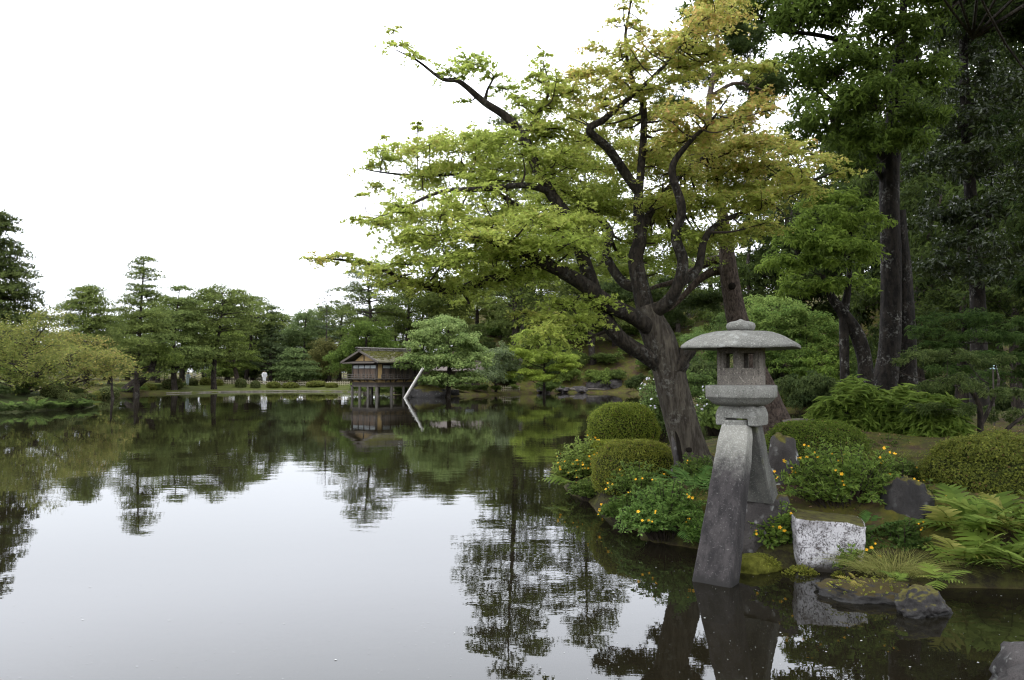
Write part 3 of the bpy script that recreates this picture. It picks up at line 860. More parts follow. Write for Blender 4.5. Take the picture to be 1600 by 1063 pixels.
def leafy_bush(name, label, base, r, nstem, seed, c1, c2, leaf=0.075, per=26, flowers=0, droop=0.25, tpl=None, fl_me=None, fl_size=0.021, cat="shrub", up=0.75, fl_pts=None, zbase=None, group=None, mat=None):
    """arching stems with opposite leaves in flat sprays"""
    rg = np.random.default_rng(seed)
    base = np.array(base, float); r = np.array(r, float)
    t = thing(name, label, cat, base, 0, group)
    st = Acc(); P, Nn, T, S = [], [], [], []; tips = []
    for i in range(nstem):
        a = rg.uniform(0, 6.283); q = math.sqrt(rg.uniform(0.02, 1))
        end = np.array([math.cos(a) * q * r[0], math.sin(a) * q * r[1], r[2] * (math.sqrt(max(0.0, 1 - q * q * 0.92)) * rg.uniform(.55, 1.08))])
        b0 = np.array([end[0] * .25, end[1] * .25, -0.03]); mid = (b0 + end) / 2 + np.array([0, 0, r[2] * (.30 + droop)])*np.array([1,1,.6])
        u = np.linspace(0, 1, 7)[:, None]
        C = (1 - u) ** 2 * b0 + 2 * u * (1 - u) * mid + u ** 2 * end
        V, F = tube(C, np.linspace(.006, .0025, 7), 3); st.add(V, F)
        tips.append(end)
        n = per; uu = np.sort(rg.uniform(.3, 1.0, n // 2))[:, None]
        Q = (1 - uu) ** 2 * b0 + 2 * uu * (1 - uu) * mid + uu ** 2 * end
        D = norm(2 * (1 - uu) * (mid - b0) + 2 * uu * (end - mid))
        side = norm(np.cross(D, np.array([0, 0, 1.0]) + rg.normal(0, .15, 3)))
        for sgn in (-1, 1):
            d = norm(side * sgn + D * .55 + rg.normal(0, .15, Q.shape))
            s = leaf * rg.uniform(.75, 1.25, len(Q)) * (1 - .35 * uu[:, 0] ** 3)
            nn = norm(np.cross(D, side) * 1.0 + np.array([0, 0, up]) + rg.normal(0, .3, Q.shape))
            P.append(Q + d * s[:, None] * .35); Nn.append(nn); T.append(d); S.append(s)
    P, Nn, T, S = map(np.concatenate, (P, Nn, T, S))
    C = colors(len(P), c1, c2, rg, 0.2)
    V, F, Cc = scatter(tpl or T_LEAF, P, Nn, S, C, T, rg)
    obj("foliage", mesh_np("foliage", V, F, Cc), t, mat or M_LEAF)
    obj("stem", st.mesh("stem"), t, M_TWIG, kind="stuff")
    if flowers:
        tips = np.array(tips); 
        sd = tips[rg.choice(len(tips), max(2, flowers // 4), False)]; k = []
        for c_ in sd: k += list(np.argsort(np.linalg.norm(tips - c_, axis=1))[:int(rg.integers(2, 7))])
        k = np.array(sorted(set(int(q_) for q_ in k))[:flowers + 8])
        place_flowers(t, tips[k] + np.array([0, 0, .015]), fl_size, fl_me or ME_FL_Y, rg, lambda p: (p[0] * .6 - 0.2, p[1] * .6 - .55, .6))
    return t
HY1, HY2 = (0.065, 0.115, 0.022), (0.15, 0.21, 0.045)
leafy_bush("flowering_bush", "yellow-flowered bush at the far tip of the bank over the water", (1.30, 14.1, 0.05), (0.62, 0.6, 0.88), 210, 21, (0.10, 0.15, 0.03), (0.21, 0.26, 0.06), 0.085, 26, 46, fl_size=0.022)
leafy_bush("flowering_bush", "yellow-flowered bush low over the water in front of the maple trunk", (1.95, 9.85, 0.0), (0.66, 0.6, 0.78), 230, 22, (0.06, 0.12, 0.024), (0.14, 0.215, 0.05), 0.08, 28, 34)
leafy_bush("flowering_bush", "yellow-flowered bush creeping up the clipped shrub at the waterline", (1.85, 11.3, 0.25), (0.5, 0.45, 0.62), 90, 25, HY1, HY2, 0.07, 24, 22, fl_size=0.02)
leafy_bush("flowering_bush", "tall yellow-flowered bush behind the white-crusted stone block", (4.05, 9.35, 0.40), (0.98, 0.5, 0.92), 200, 23, HY1, (0.16, 0.22, 0.04), 0.082, 26, 64)
leafy_bush("flowering_bush", "yellow-flowered bush between the lantern leg and the stone block", (3.02, 8.78, 0.06), (0.36, 0.26, 0.62), 80, 24, (0.06, 0.115, 0.022), (0.16, 0.22, 0.04), 0.075, 24, 24)
leafy_bush("sapling_plant", "single leafy sprig growing in front of the white-crusted block", (3.50, 8.08, 0.03), (0.16, 0.12, 0.34), 14, 26, HY1, HY2, 0.07, 16, 0, cat="plant")
leafy_bush("hosta_plant", "broad-leaved plant with pale flowers between maple trunk and lantern", (4.2, 15.6, 0.92), (0.5, 0.4, 0.5), 60, 27, (0.06, 0.10, 0.02), (0.13, 0.18, 0.04), 0.15, 12, 0, tpl=T_BROAD, cat="plant")
t_ = leafy_bush("white_flowered_shrub", "pale leafy shrub with white blossoms behind the maple trunk", (2.95, 15.9, 0.5), (0.62, 0.55, 1.5), 170, 28, (0.075, 0.12, 0.03), (0.16, 0.22, 0.07), 0.09, 26, 70, fl_me=ME_FL_W, fl_size=0.03)
leafy_bush("white_flowered_shrub", "pale shrub with white blossoms showing right of the maple trunk", (4.3, 16.5, 0.8), (0.5, 0.4, 1.15), 100, 29, (0.075, 0.12, 0.03), (0.16, 0.22, 0.07), 0.09, 24, 60, fl_me=ME_FL_W, fl_size=0.03)

leafy_bush("waterside_plant", "leafy plant at the water's edge left of the lantern leg", (2.33, 9.25, 0.05), (0.34, 0.3, 0.42), 70, 31, (0.038, 0.08, 0.014), (0.09, 0.15, 0.028), 0.075, 22, 4, cat="plant")
leafy_bush("waterside_plant", "leafy plant at the water under the creeping yellow-flowered bush", (1.55, 10.85, 0.0), (0.36, 0.4, 0.46), 80, 32, (0.045, 0.085, 0.015), (0.10, 0.155, 0.03), 0.075, 22, 6, cat="plant")
leafy_bush("waterside_plant", "leafy plant at the water below the two clipped shrubs", (1.28, 12.9, 0.0), (0.4, 0.5, 0.4), 80, 33, (0.05, 0.085, 0.016), (0.11, 0.15, 0.03), 0.08, 22, 6, cat="plant")
leafy_bush("waterside_plant", "leafy plant between the white-crusted block and the grass tuft", (3.72, 8.35, 0.05), (0.3, 0.25, 0.42), 60, 34, (0.034, 0.07, 0.014), (0.08, 0.13, 0.026), 0.075, 20, 2, cat="plant")
leafy_bush("waterside_plant", "dark leafy plant below the mossy dark rock", (4.25, 8.4, 0.15), (0.34, 0.25, 0.4), 60, 35, (0.03, 0.06, 0.013), (0.07, 0.11, 0.024), 0.075, 20, 2, cat="plant")
leafy_bush("leafy_plant", "leafy plant at the foot of the maple trunk", (2.55, 10.75, 0.6), (0.4, 0.35, 0.4), 70, 36, (0.04, 0.075, 0.015), (0.10, 0.14, 0.03), 0.07, 20, 4, cat="plant")
leafy_bush("leafy_plant", "low leafy plant on the bare soil behind the mossy dark rock", (5.0, 9.9, 0.72), (0.4, 0.3, 0.3), 50, 39, (0.04, 0.07, 0.015), (0.10, 0.14, 0.03), 0.065, 18, 4, cat="plant")
leafy_bush("leafy_plant", "low leafy plant in front of the bamboo grass at right", (5.7, 11.6, 0.85), (0.7, 0.35, 0.32), 70, 40, (0.035, 0.06, 0.013), (0.09, 0.12, 0.026), 0.065, 18, 0, cat="plant")
leafy_bush("leafy_plant", "low leafy plant under the left end of the bronze clipped shrub", (5.0, 9.15, 0.5), (0.4, 0.35, 0.34), 60, 38, (0.04, 0.075, 0.015), (0.11, 0.15, 0.03), 0.07, 18, 2, cat="plant")
blades("grass_patch", "short grass patch on the brown path between the clipped shrubs", (5.15, 10.9, gz(5.15, 10.9)), (.6, .35), 700, 62, .16, .003, (0.06, 0.08, 0.016), (0.14, 0.15, 0.035), .5)
leafy_bush("leafy_plant", "low leafy plant right of the lichen-spotted rock", (4.3, 10.0, 0.7), (0.7, 0.4, 0.4), 90, 37, (0.04, 0.075, 0.015), (0.10, 0.14, 0.03), 0.07, 20, 10, cat="plant")
# ---- ferns: every frond its own object
def frond_mesh(name, L=1.0, pairs=9, pw=0.30, c1=(0.11, 0.17, 0.03), c2=(0.19, 0.25, 0.05), seed=1, sub=4, arch=0.35):
    rg = np.random.default_rng(seed)
    A = Acc()
    def rach(u):
        return np.array([u * L, 0, arch * L * (1.15 * u - 1.35 * u * u)])
    us = np.linspace(0, 1, 9); Pr = np.array([rach(u) for u in us])
    V, F = tube(Pr, np.linspace(.006, .002, 9) * L, 3)
    A.add(V, F, np.array(c1) * .8)
    for k in range(pairs + 1):
        u = 0.22 + 0.78 * k / pairs
        p = rach(min(u, 1)); ln = pw * L * (math.sin(min(1, (u - 0.08) * 1.15) * math.pi) ** 0.6 if u < .98 else .25) * (1.25 - .55 * u)
        for s in (-1, 1):
            d = norm(np.array([0.45 + .25 * u, s * 1.0, -0.12 + rg.normal(0, .05)]))
            col = np.array(c1) + (np.array(c2) - c1) * rg.uniform(0, 1)
            # pinna: pointed lobed strip
            side = norm(np.cross(d, (0, 0, 1)))
            m = sub; vs_ = []; w0 = 0.135 * ln
            for q in range(m + 1):
                x = q / m; wv = w0 * (1 - x) ** .6 * (1.12 if q % 2 else 0.9)
                c = p + d * ln * x + np.array([0, 0, -0.10 * ln * x * x])
                vs_ += [c + side * wv + np.array([0, 0, .02 * ln]), c - side * wv + np.array([0, 0, .02 * ln])] if q < m else [c, c]
            F = [(2 * q, 2 * q + 1, 2 * q + 3, 2 * q + 2) for q in range(m)]
            A.add(np.array(vs_), np.array(F), col * rg.uniform(.85, 1.15))
    return A.mesh(name)
def set_mat(me, m): me.materials.append(m); return me
def fern(label, base, nf, L, seed, meshes, name="fern", tilt=(0.25, 0.8), spread=6.283, a0=0.0, rad=0.12, group=None):
    rg = np.random.default_rng(seed)
    t = thing(name, label, "fern", base, 0, group)
    for i in range(nf):
        a = a0 + spread * (i + rg.uniform(-.3, .3)) / nf
        o = obj("frond", meshes[i % len(meshes)], t)
        rr = rad * rg.uniform(0, 1)
        o.location = (math.cos(a) * rr, math.sin(a) * rr, rg.uniform(0, .05))
        s = L * rg.uniform(.7, 1.15); o.scale = (s, s, s)
        o.rotation_euler = (rg.uniform(-.35, .35), -rg.uniform(*tilt), a)
    return t
FR_BIG = [set_mat(frond_mesh("frond", 1, pr_, pw_, c1_, c2_, s, 4, ar_), M_LEAF) for s, pr_, pw_, c1_, c2_, ar_ in ((1, 7, .46, (0.085, 0.135, 0.02), (0.17, 0.225, 0.042), .5), (2, 8, .40, (0.07, 0.12, 0.018), (0.14, 0.20, 0.036), .65), (3, 6, .48, (0.11, 0.155, 0.024), (0.20, 0.25, 0.05), .35), (11, 9, .36, (0.06, 0.10, 0.016), (0.12, 0.17, 0.03), .8), (12, 7, .42, (0.13, 0.145, 0.026), (0.22, 0.21, 0.05), .55))]
FR_GREEN = [set_mat(frond_mesh("frond_green", 1, 12, .26, (0.045, 0.10, 0.022), (0.085, 0.15, 0.035), s, 4, .4), M_LEAF) for s in (4, 5)]
FR_DIM = [set_mat(frond_mesh("frond_dim", 1, 10, .26, (0.04, 0.075, 0.014), (0.085, 0.125, 0.026), s, 4, .6), M_LEAF) for s in (8, 9)]
FR_YEL = [set_mat(frond_mesh("frond_yellow", 1, 8, .26, (0.20, 0.20, 0.04), (0.30, 0.24, 0.06), s, 3, .4), M_LEAF) for s in (6, 7)]
for k, (x, y, z, nf, L, lb) in enumerate([
        (4.62, 7.92, .10, 15, .52, "light green fern nearest the grass tuft, leaning over the water"),
        (5.05, 7.85, .10, 16, .56, "light green fern in the middle of the fern bed at the right edge"),
        (5.50, 7.75, .12, 16, .58, "light green fern low at the right frame edge"),
        (4.85, 8.35, .34, 15, .62, "light green fern against the bronze clipped shrub"),
        (5.35, 8.30, .38, 15, .66, "light green fern highest under the bronze clipped shrub"),
        (5.85, 8.2, .35, 12, .62, "light green fern cut by the right frame edge")]):
    fern(lb, (x, y, z), nf, L, 40 + k, FR_BIG, tilt=(.15, .95))
fern("small light fern drooping off the wet dark rock", (3.98, 7.25, .15), 8, .26, 50, FR_BIG, tilt=(-.1, .6), rad=.04)
fern("yellowed little fern on the flat mossy rock, left one", (3.18, 7.20, .17), 5, .17, 51, FR_YEL, tilt=(-.2, .5), rad=.02)
fern("little green fern on the flat mossy rock, right one", (3.55, 7.20, .17), 7, .18, 52, FR_BIG, tilt=(-.1, .7), rad=.04)
fern("dark green fern between the maple trunk and the lantern leg", (2.42, 10.2, .50), 13, .62, 53, FR_GREEN, tilt=(.2, .8))
fern("dark green fern below the tall flowering bush beside the block", (3.95, 8.75, .22), 12, .5, 54, FR_GREEN, tilt=(.1, .8))
fern("dark green fern hanging at the water under the flowering bush", (2.05, 9.6, .12), 12, .46, 55, FR_GREEN, tilt=(-.1, .5))
fern("pale fern under the flowering bush at the bank tip", (1.15, 13.75, .10), 10, .55, 56, FR_BIG, tilt=(-.1, .5))

blades("grass_tuft", "tuft of thin arching grass behind the flat mossy rock", (3.88, 7.88, .10), (.34, .2), 900, 61, .38, .0022, (0.11, 0.14, 0.03), (0.26, 0.24, 0.08), 1.0)
for k, (px, Y, rx, lb) in enumerate([(1330, 13.2, .62, "bamboo grass clump nearest the lantern"), (1400, 13.0, .62, "bamboo grass clump in front of the twin trunks"), (1462, 12.4, .5, "bamboo grass clump under the branchy dark shrub")]):
    x = TX(px, Y); base = np.array([x, Y, gz(x, Y)])
    rg = np.random.default_rng(70 + k); n = 2300
    D = norm(rg.normal(size=(n, 3))); D[:, 2] = np.abs(D[:, 2])
    q = rg.uniform(.55, 1.0, n) ** .6
    rz = .82 - .1 * k
    P = D * q[:, None] * np.array([rx, .5, rz])
    T = norm(D * np.array([1, 1, .5]) + rg.normal(0, .6, (n, 3)) + np.array([0, 0, .1]))
    k2 = rg.uniform(0, 6.28, 3); P *= (1 + .16 * np.sin(D[:, 0] * 6 + k2[0]) + .14 * np.sin(D[:, 2] * 7 + D[:, 1] * 5 + k2[1]))[:, None]
    V, F, C = scatter(T_LANCE, P, norm(np.array([0, 0, 1.0]) + D * .4 + rg.normal(0, .35, (n, 3))), rg.uniform(.14, .30, n), colors(n, (0.062, 0.105, 0.017), (0.155, 0.21, 0.036), rg, .25), T, rg)
    t = thing("bamboo_grass", lb, "bamboo grass", base)
    obj("foliage", mesh_np("foliage", V, F, C), t, M_LEAF)
    A = Acc()
    for i in range(70):
        e = P[i] * .9; b0 = np.array([e[0] * .5, e[1] * .5, -.02]); V, F = tube(np.array([b0, (b0 + e) / 2 + (0, 0, .05), e]), [.005, .004, .002], 3); A.add(V, F)
    obj("stem", A.mesh("stem"), t, M_TWIG, kind="stuff")
# moss tufts and creeping leaves along the waterline
rg = np.random.default_rng(99)
P = []
for (cx, cy, rx, ry, z, n) in [(2.68, 8.38, .22, .14, .13, 700), (3.05, 8.22, .20, .08, .05, 500), (3.42, 8.12, .10, .06, .03, 200), (3.35, 7.35, .40, .20, .17, 160), (3.1, 8.95, .3, .2, .5, 200)]:
    a = rg.uniform(0, 6.28, n); q = np.sqrt(rg.random(n))
    P.append(np.stack([cx + np.cos(a) * q * rx, cy + np.sin(a) * q * ry, z - .10 * q ** 2 + rg.uniform(0, .05, n)], -1))
P = np.concatenate(P); n = len(P)
V, F, C = scatter(T_BROAD, P, norm(np.array([0, -.3, 1.0]) + rg.normal(0, .5, (n, 3))), rg.uniform(.02, .04, n), colors(n, (0.10, 0.12, 0.02), (0.19, 0.19, 0.03), rg, .2), rg=rg)
obj("creeping_plants", mesh_np("creeping_plants", V, F, C), mat=M_LEAF, kind="stuff", label="small creeping leaves and moss along the water's edge")
# grass and litter on the near bank
n = 16000
X = rg.uniform(1.2, 8.5, n); Y = rg.uniform(8.2, 17.5, n); Z = height(X, Y); ok = (Z > .30) & (rg.random(n) < .3 + .7 * (wob(X, Y, 1.1, .4) > .1))
P = np.stack([X, Y, Z + .005], -1)[ok]; n = len(P)
V, F, C = scatter(T_BROAD, P, norm(np.array([0, 0, 1.0]) + rg.normal(0, .45, (n, 3))), rg.uniform(.018, .05, n), np.where((rg.random(n) < .5)[:, None], colors(n, (0.07, 0.085, 0.015), (0.14, 0.14, 0.025), rg, .2), colors(n, (0.11, 0.06, 0.03), (0.2, 0.13, 0.07), rg, .25)), rg=rg)
obj("ground_cover", mesh_np("ground_cover", V, F, C), mat=M_LEAF, kind="stuff", label="moss sprigs and fallen leaves on the bank")
# ------------------------------------------------------------------ the big maple
MG1, MG2 = (0.145, 0.205, 0.03), (0.325, 0.38, 0.075)
MOR1, MOR2 = (0.40, 0.36, 0.075), (0.64, 0.33, 0.15)
def limb_pts(pts, Y0, n=7):
    P = np.array([W(p[0], p[1], Y0 + (p[2] if len(p) > 2 else 0)) for p in pts])
    return catmull(P, n)
def maple_sprays(rg, c, rx, rz, nleaf, nspray, orange, A, TW, leaf=0.064, c1=MG1, c2=MG2, tpl=T_MAPLE, twr=0.006):
    """one foliage layer: flat sprays fanning out from its centre"""
    ang = rg.uniform(0, 6.283, nspray); ln = rx * rg.uniform(.5, 1.45, nspray); el = rg.normal(0.04, .26, nspray)
    E = np.stack([np.cos(ang) * ln * np.cos(el), np.sin(ang) * ln * np.cos(el), np.sin(el) * ln], -1)
    k = rg.integers(0, nspray, nleaf); u = rg.uniform(.12, 1.05, nleaf)
    side = np.stack([-np.sin(ang), np.cos(ang), np.zeros(nspray)], -1)
    lat = rg.normal(0, .17, nleaf) * rx * (1.15 - .5 * u)
    P = c + E[k] * u[:, None] + side[k] * lat[:, None]
    P[:, 2] += rz * (1 - u ** 2) * .5 - rz * .6 * u ** 2 + rg.normal(0, rz * .22, nleaf)
    Nn = norm(np.array([0, -.12, 1.0]) + rg.normal(0, .55, (nleaf, 3)))
    T = norm(E[k] + side[k] * (lat * 2)[:, None] + rg.normal(0, .35, (nleaf, 3)) * rx)
    pv = rg.normal(0, .12)
    C = colors(nleaf, c1, c2, rg, .16, pv)
    if orange > 0:
        f = np.clip(rg.beta(.7, 1.7, nleaf) * 1.35 * orange + .25 * orange * u, 0, 1)[:, None]
        C = C * (1 - f) + colors(nleaf, MOR1, MOR2, rg, .18, rg.normal(0, .15)) * f
    V, F, Cc = scatter(tpl, P, Nn, leaf * rg.uniform(.5, 1.4, nleaf), C, T, rg)
    A.add(V, F, Cc)
    for q in range(0, nspray, 2):
        m = c + E[q] * .5 + np.array([0, 0, rz * .25]); e = c + E[q] * .95 - np.array([0, 0, rz * .4])
        V, F = tube(np.array([c, m, e]), [twr, twr * .6, twr * .3], 3); TW.add(V, F)

def build_maple():
    Y0 = 11.5
    base = W(1085, 732, Y0); base[2] = Hh(base[0], Y0) - .06
    t = thing("maple_tree", "large leaning maple with yellow green crown turning orange, behind the lantern", "tree", base)
    P = np.vstack([[base[0] + .03, Y0, base[2] - .15], limb_pts([(1084, 728), (1073, 690), (1062, 650), (1052, 610), (1043, 570), (1030, 530), (1016, 500), (1008, 478)], Y0, 8)])
    rad = np.interp(np.linspace(0, 1, len(P)), [0, .06, .18, .5, .72, .85, 1], [.36, .272, .25, .236, .24, .21, .15])
    V, F = tube(P, rad, 56, rough=.028, seed=4)
    obj("trunk", mesh_np("trunk", V - base, F, None, True), t, M_BARK_MAPLE)
    # hollow seam and knot hole, inner shade painted as dark solids; broken stump
    hp = W(1077, 703, Y0 - .248)
    o = obj("knot_hole", rock_mesh((.055, .02, .04), 2.2, 3, 0, .2), t, M_HOLE, hp - base)
    sp = limb_pts([(1052, 655, -.15), (1058, 680, -.18), (1062, 705, -.19), (1068, 735, -.2)], Y0, 6)
    V, F = tube(sp, np.interp(np.linspace(0, 1, len(sp)), [0, .3, .7, 1], [.012, .028, .03, .02]), 10, rough=.12, seed=8)
    obj("bark_seam", mesh_np("bark_seam", V - base, F, None, True), t, M_HOLE)
    sp = limb_pts([(1049, 660, -.1), (1054, 695, -.13), (1059, 730, -.16), (1062, 745, -.18)], Y0, 6)
    V, F = tube(sp, np.interp(np.linspace(0, 1, len(sp)), [0, .3, 1], [.012, .035, .05]), 12, rough=.1, seed=9)
    obj("dead_root", mesh_np("dead_root", V - base, F, None, True), t, M_ROCK_GREY)
    sp = limb_pts([(1052, 585, -.05), (1066, 560, -.1), (1078, 543, -.14), (1083, 534, -.16)], Y0, 5)
    V, F = tube(sp, [.15] * 5 + [.12] * 5 + [.10] * 3 + [.085] * 2 + [.02], 16, rough=.12, seed=5)
    obj("broken_stump", mesh_np("broken_stump", V - base, F, None, True), t, M_BARK_LIMB)
    limbs = [
        ([(1040, 575, 0), (1005, 553, -.15), (968, 528, -.3), (942, 490, -.4), (925, 445, -.5), (908, 395, -.6), (890, 345, -.65), (862, 305, -.7), (838, 262, -.7), (818, 215, -.75), (790, 182, -.8), (757, 160, -.85), (718, 128, -.9), (690, 123, -.9), (652, 95, -.95), (618, 78, -1)],
         [.155, .135, .13, .125, .12, .11, .10, .092, .085, .08, .07, .058, .04, .03, .018, .008]),
        ([(1018, 515, -.05), (990, 495, -.3), (950, 474, -.6), (912, 445, -.9), (870, 420, -1.2), (835, 405, -1.4), (790, 385, -1.6), (740, 372, -1.8), (690, 365, -2.0)],
         [.145, .135, .13, .12, .11, .095, .065, .04, .012]),
        ([(845, 410, -1.35), (800, 428, -1.3), (750, 440, -1.4), (700, 455, -1.5), (640, 440, -1.7), (580, 415, -1.9), (520, 405, -2.1), (478, 405, -2.2)],
         [.08, .07, .06, .05, .035, .025, .015, .006]),
        ([(1010, 490, .0), (1000, 445, .05), (993, 405, .1), (1000, 372, .1), (997, 320, .15), (1001, 270, .2), (1006, 205, .25), (1004, 160, .2), (985, 115, .2), (977, 60, .2), (985, 5, .2), (990, -60, .2)],
         [.165, .15, .135, .115, .085, .072, .062, .05, .036, .028, .018, .008]),
        ([(998, 300, .15), (978, 272, .05), (950, 232, -.1), (921, 204, -.2), (945, 186, -.2), (973, 162, -.3), (1015, 125, -.4), (1050, 90, -.5), (1080, 50, -.5), (1120, 10, -.5)],
         [.09, .085, .08, .07, .055, .045, .035, .028, .018, .006]),
        ([(999, 450, .1), (972, 440, .25), (948, 400, .4), (953, 362, .5), (930, 335, .7), (900, 310, .9), (860, 290, 1.1)],
         [.11, .09, .075, .07, .05, .035, .012]),
        ([(1016, 492, 0), (1044, 472, -.25), (1060, 445, -.4), (1067, 408, -.5), (1056, 370, -.6), (1065, 325, -.7), (1050, 265, -.8), (1075, 225, -.9), (1110, 190, -1), (1140, 150, -1.1)],
         [.13, .115, .10, .095, .085, .075, .06, .04, .025, .008]),
        ([(1060, 445, -.4), (1090, 420, -.2), (1101, 375, 0), (1125, 348, .1), (1180, 325, .2), (1236, 296, .3), (1290, 275, .3), (1325, 262, .3)],
         [.09, .075, .06, .05, .04, .03, .015, .005]),
        ([(1000, 372, .1), (1012, 340, .5), (1040, 300, .9), (1080, 260, 1.3), (1130, 230, 1.6), (1190, 200, 1.9)],
         [.09, .075, .06, .045, .03, .008]),
        ([(905, 390, -.6), (880, 370, -.2), (840, 345, .1), (790, 310, .3), (730, 275, .4), (660, 275, .4), (600, 270, .4), (560, 262, .4)],
         [.075, .06, .05, .042, .034, .025, .016, .006]),
        ([(860, 300, -.7), (820, 290, -1.1), (760, 295, -1.5), (690, 300, -1.8), (630, 325, -1.9), (575, 345, -2)],
         [.06, .05, .04, .03, .018, .006]),
        ([(818, 215, -.75), (840, 180, -.6), (858, 140, -.5), (848, 95, -.5)], [.05, .035, .02, .006]),
        ([(757, 160, -.85), (762, 140, -.9), (770, 118, -.9), (745, 100, -1)], [.035, .02, .012, .004]),
        ([(925, 445, -.5), (900, 470, -.9), (875, 490, -1.2), (840, 505, -1.4)], [.04, .028, .018, .006]),
    ]
    SK = []
    for k, (pts, rr) in enumerate(limbs):
        P = limb_pts(pts, Y0, 8)
        rad = np.interp(np.linspace(0, 1, len(P)), np.linspace(0, 1, len(rr)), rr)
        rad = rad * .86
        V, F = tube(P, rad, 18 if rr[0] > .1 else 10, rough=.04, seed=20 + k)
        obj("limb", mesh_np("limb", V - base, F, None, True), t, M_BARK_LIMB)
        SK.append(np.c_[P, rad])
    SK = np.concatenate(SK)
    pads = [  # px, py, radius px, dY, orange
        (622, 72, 24, -1, .15), (650, 92, 20, -1, .1), (706, 118, 26, -.9, .05), (742, 108, 30, -1, .05), (768, 122, 24, -.9, .05), (792, 140, 24, -.8, .1), (722, 160, 12, -.9, 0),
        (850, 88, 16, -.5, .1), (842, 128, 30, -.5, .15), (872, 140, 28, -.4, .2), (815, 165, 28, -.7, .1), (600, 215, 9, .3, .1), (652, 200, 12, .3, .1),
        (575, 262, 24, .4, .2), (610, 252, 34, .4, .1), (650, 240, 40, .4, .2), (700, 232, 44, .2, .2), (745, 222, 44, 0, .1), (790, 225, 44, -.5, .05), (720, 268, 50, .4, .15), (665, 282, 40, .4, .15), (775, 265, 50, -.2, .1), (830, 250, 40, -.6, .1),
        (585, 292, 22, .4, .25), (560, 345, 18, -2, .2), (590, 352, 30, -2, .15), (625, 325, 34, -1.9, .15), (660, 340, 44, -1.8, .15), (640, 378, 40, -2, .1), (700, 325, 44, -1.7, .15), (745, 300, 42, -1.4, .1),
        (690, 372, 52, -1.9, .12), (745, 355, 56, -1.7, .15), (800, 335, 50, -1.2, .1), (800, 385, 56, -1.6, .12), (850, 355, 52, -1, .1), (850, 395, 56, -1.5, .05), (900, 345, 46, -.8, .05), (905, 385, 50, -1.2, .02), (735, 405, 56, -1.8, .08), (680, 415, 50, -1.7, .1), (770, 430, 46, -1.4, .05), (830, 430, 44, -1.2, 0),
        (492, 407, 18, -2.2, .35), (525, 402, 20, -2.1, .3), (555, 410, 22, -2, .2), (590, 425, 30, -1.9, .15), (625, 440, 34, -1.7, .15), (665, 448, 38, -1.6, .1), (710, 455, 38, -1.5, .05), (750, 450, 36, -1.4, .05),
        (840, 285, 44, -.8, .1), (885, 262, 36, -.3, .15), (900, 300, 44, .8, .1), (870, 215, 40, -.5, .2), (860, 170, 38, -.4, .2), (905, 185, 36, -.2, .35), (835, 200, 36, -.6, .1),
        (988, 5, 22, .2, .5), (965, 35, 20, .2, .5), (1000, 50, 22, .2, .5), (975, 85, 28, .2, .5), (935, 80, 26, 0, .6), (912, 120, 34, -.1, .6), (950, 120, 34, 0, .45), (998, 105, 32, .1, .4), (900, 150, 32, -.2, .4), (945, 155, 36, -.2, .45), (990, 150, 36, 0, .35), (1030, 80, 36, -.4, .5), (1070, 55, 40, -.5, .55), (1100, 25, 38, -.5, .55), (1145, 10, 36, -.5, .6), (1060, 105, 42, -.4, .35), (1100, 85, 36, -.4, .35), (1030, 140, 42, -.3, .35), (1180, 108, 30, -1, .3), (1140, 115, 36, -1, .25), (1212, 100, 18, -1, .2),
        (930, 215, 36, -.2, .3), (970, 200, 36, .2, .3), (1020, 185, 42, .2, .35), (1075, 180, 42, -.8, .6), (1050, 225, 50, -.7, .5), (1105, 215, 50, -.9, .6), (1150, 185, 34, -1, .75), (1188, 165, 28, -1, .85), (1145, 235, 50, .9, .5), (1195, 225, 44, 1.6, .5), (1232, 238, 30, 1.8, .45),
        (1010, 255, 50, .3, .3), (1065, 275, 50, .8, .35), (1120, 280, 50, 1, .35), (1170, 265, 44, 1.4, .4), (1235, 270, 32, .3, .5), (1285, 255, 28, .3, .4), (1312, 275, 22, .3, .45), (1262, 298, 34, .3, .4), (1210, 305, 40, .3, .35), (1160, 325, 44, .2, .3), (1100, 325, 46, .3, .2), (1045, 320, 46, -.5, .2), (985, 320, 46, .3, .15), (945, 335, 42, .6, .1), (1130, 365, 34, .2, .25), (1180, 355, 28, .2, .3),
        (1000, 372, 34, -.3, .05), (1045, 375, 36, -.6, .05), (1090, 372, 32, .1, .1), (940, 385, 38, .5, 0), (965, 425, 30, .3, 0), (1035, 425, 26, -.3, 0), (905, 425, 34, -.8, 0), (1005, 410, 26, -.4, 0),
        (885, 478, 44, -1, 0), (850, 500, 40, -1.3, .12), (825, 490, 24, -1.4, .2), (905, 505, 40, -.9, 0), (865, 530, 40, -1.2, 0), (930, 470, 26, -.7, 0),
        (880, 240, 46, 1.6, .1), (930, 265, 46, 1.8, .15), (985, 230, 46, 1.8, .25), (1040, 250, 48, 2.0, .3), (1090, 240, 46, 2.0, .4), (960, 300, 46, 1.8, .1), (1020, 350, 46, 1.8, .1), (1070, 400, 40, 1.6, .05), (980, 400, 40, 1.6, 0), (1120, 250, 46, 1.9, .4), (900, 340, 46, 1.6, .05), (850, 320, 46, 1.2, .05), (1160, 300, 44, 1.8, .3), (1110, 380, 40, 1.5, .1)]
    rg = np.random.default_rng(5)
    A, TW = Acc(), Acc()
    allp = []
    for (px, py, rp, dy, orr) in pads:
        allp.append((px, py, rp, dy, orr, 1))
        if rp > 26:
            for _ in range(2):
                allp.append((px + rg.normal(0, rp * .55), py + rg.normal(-2, 10), rp * rg.uniform(.6, .95), dy + rg.choice([-.5, 1, 1]) * rg.uniform(.4, 1.6), orr, .8))
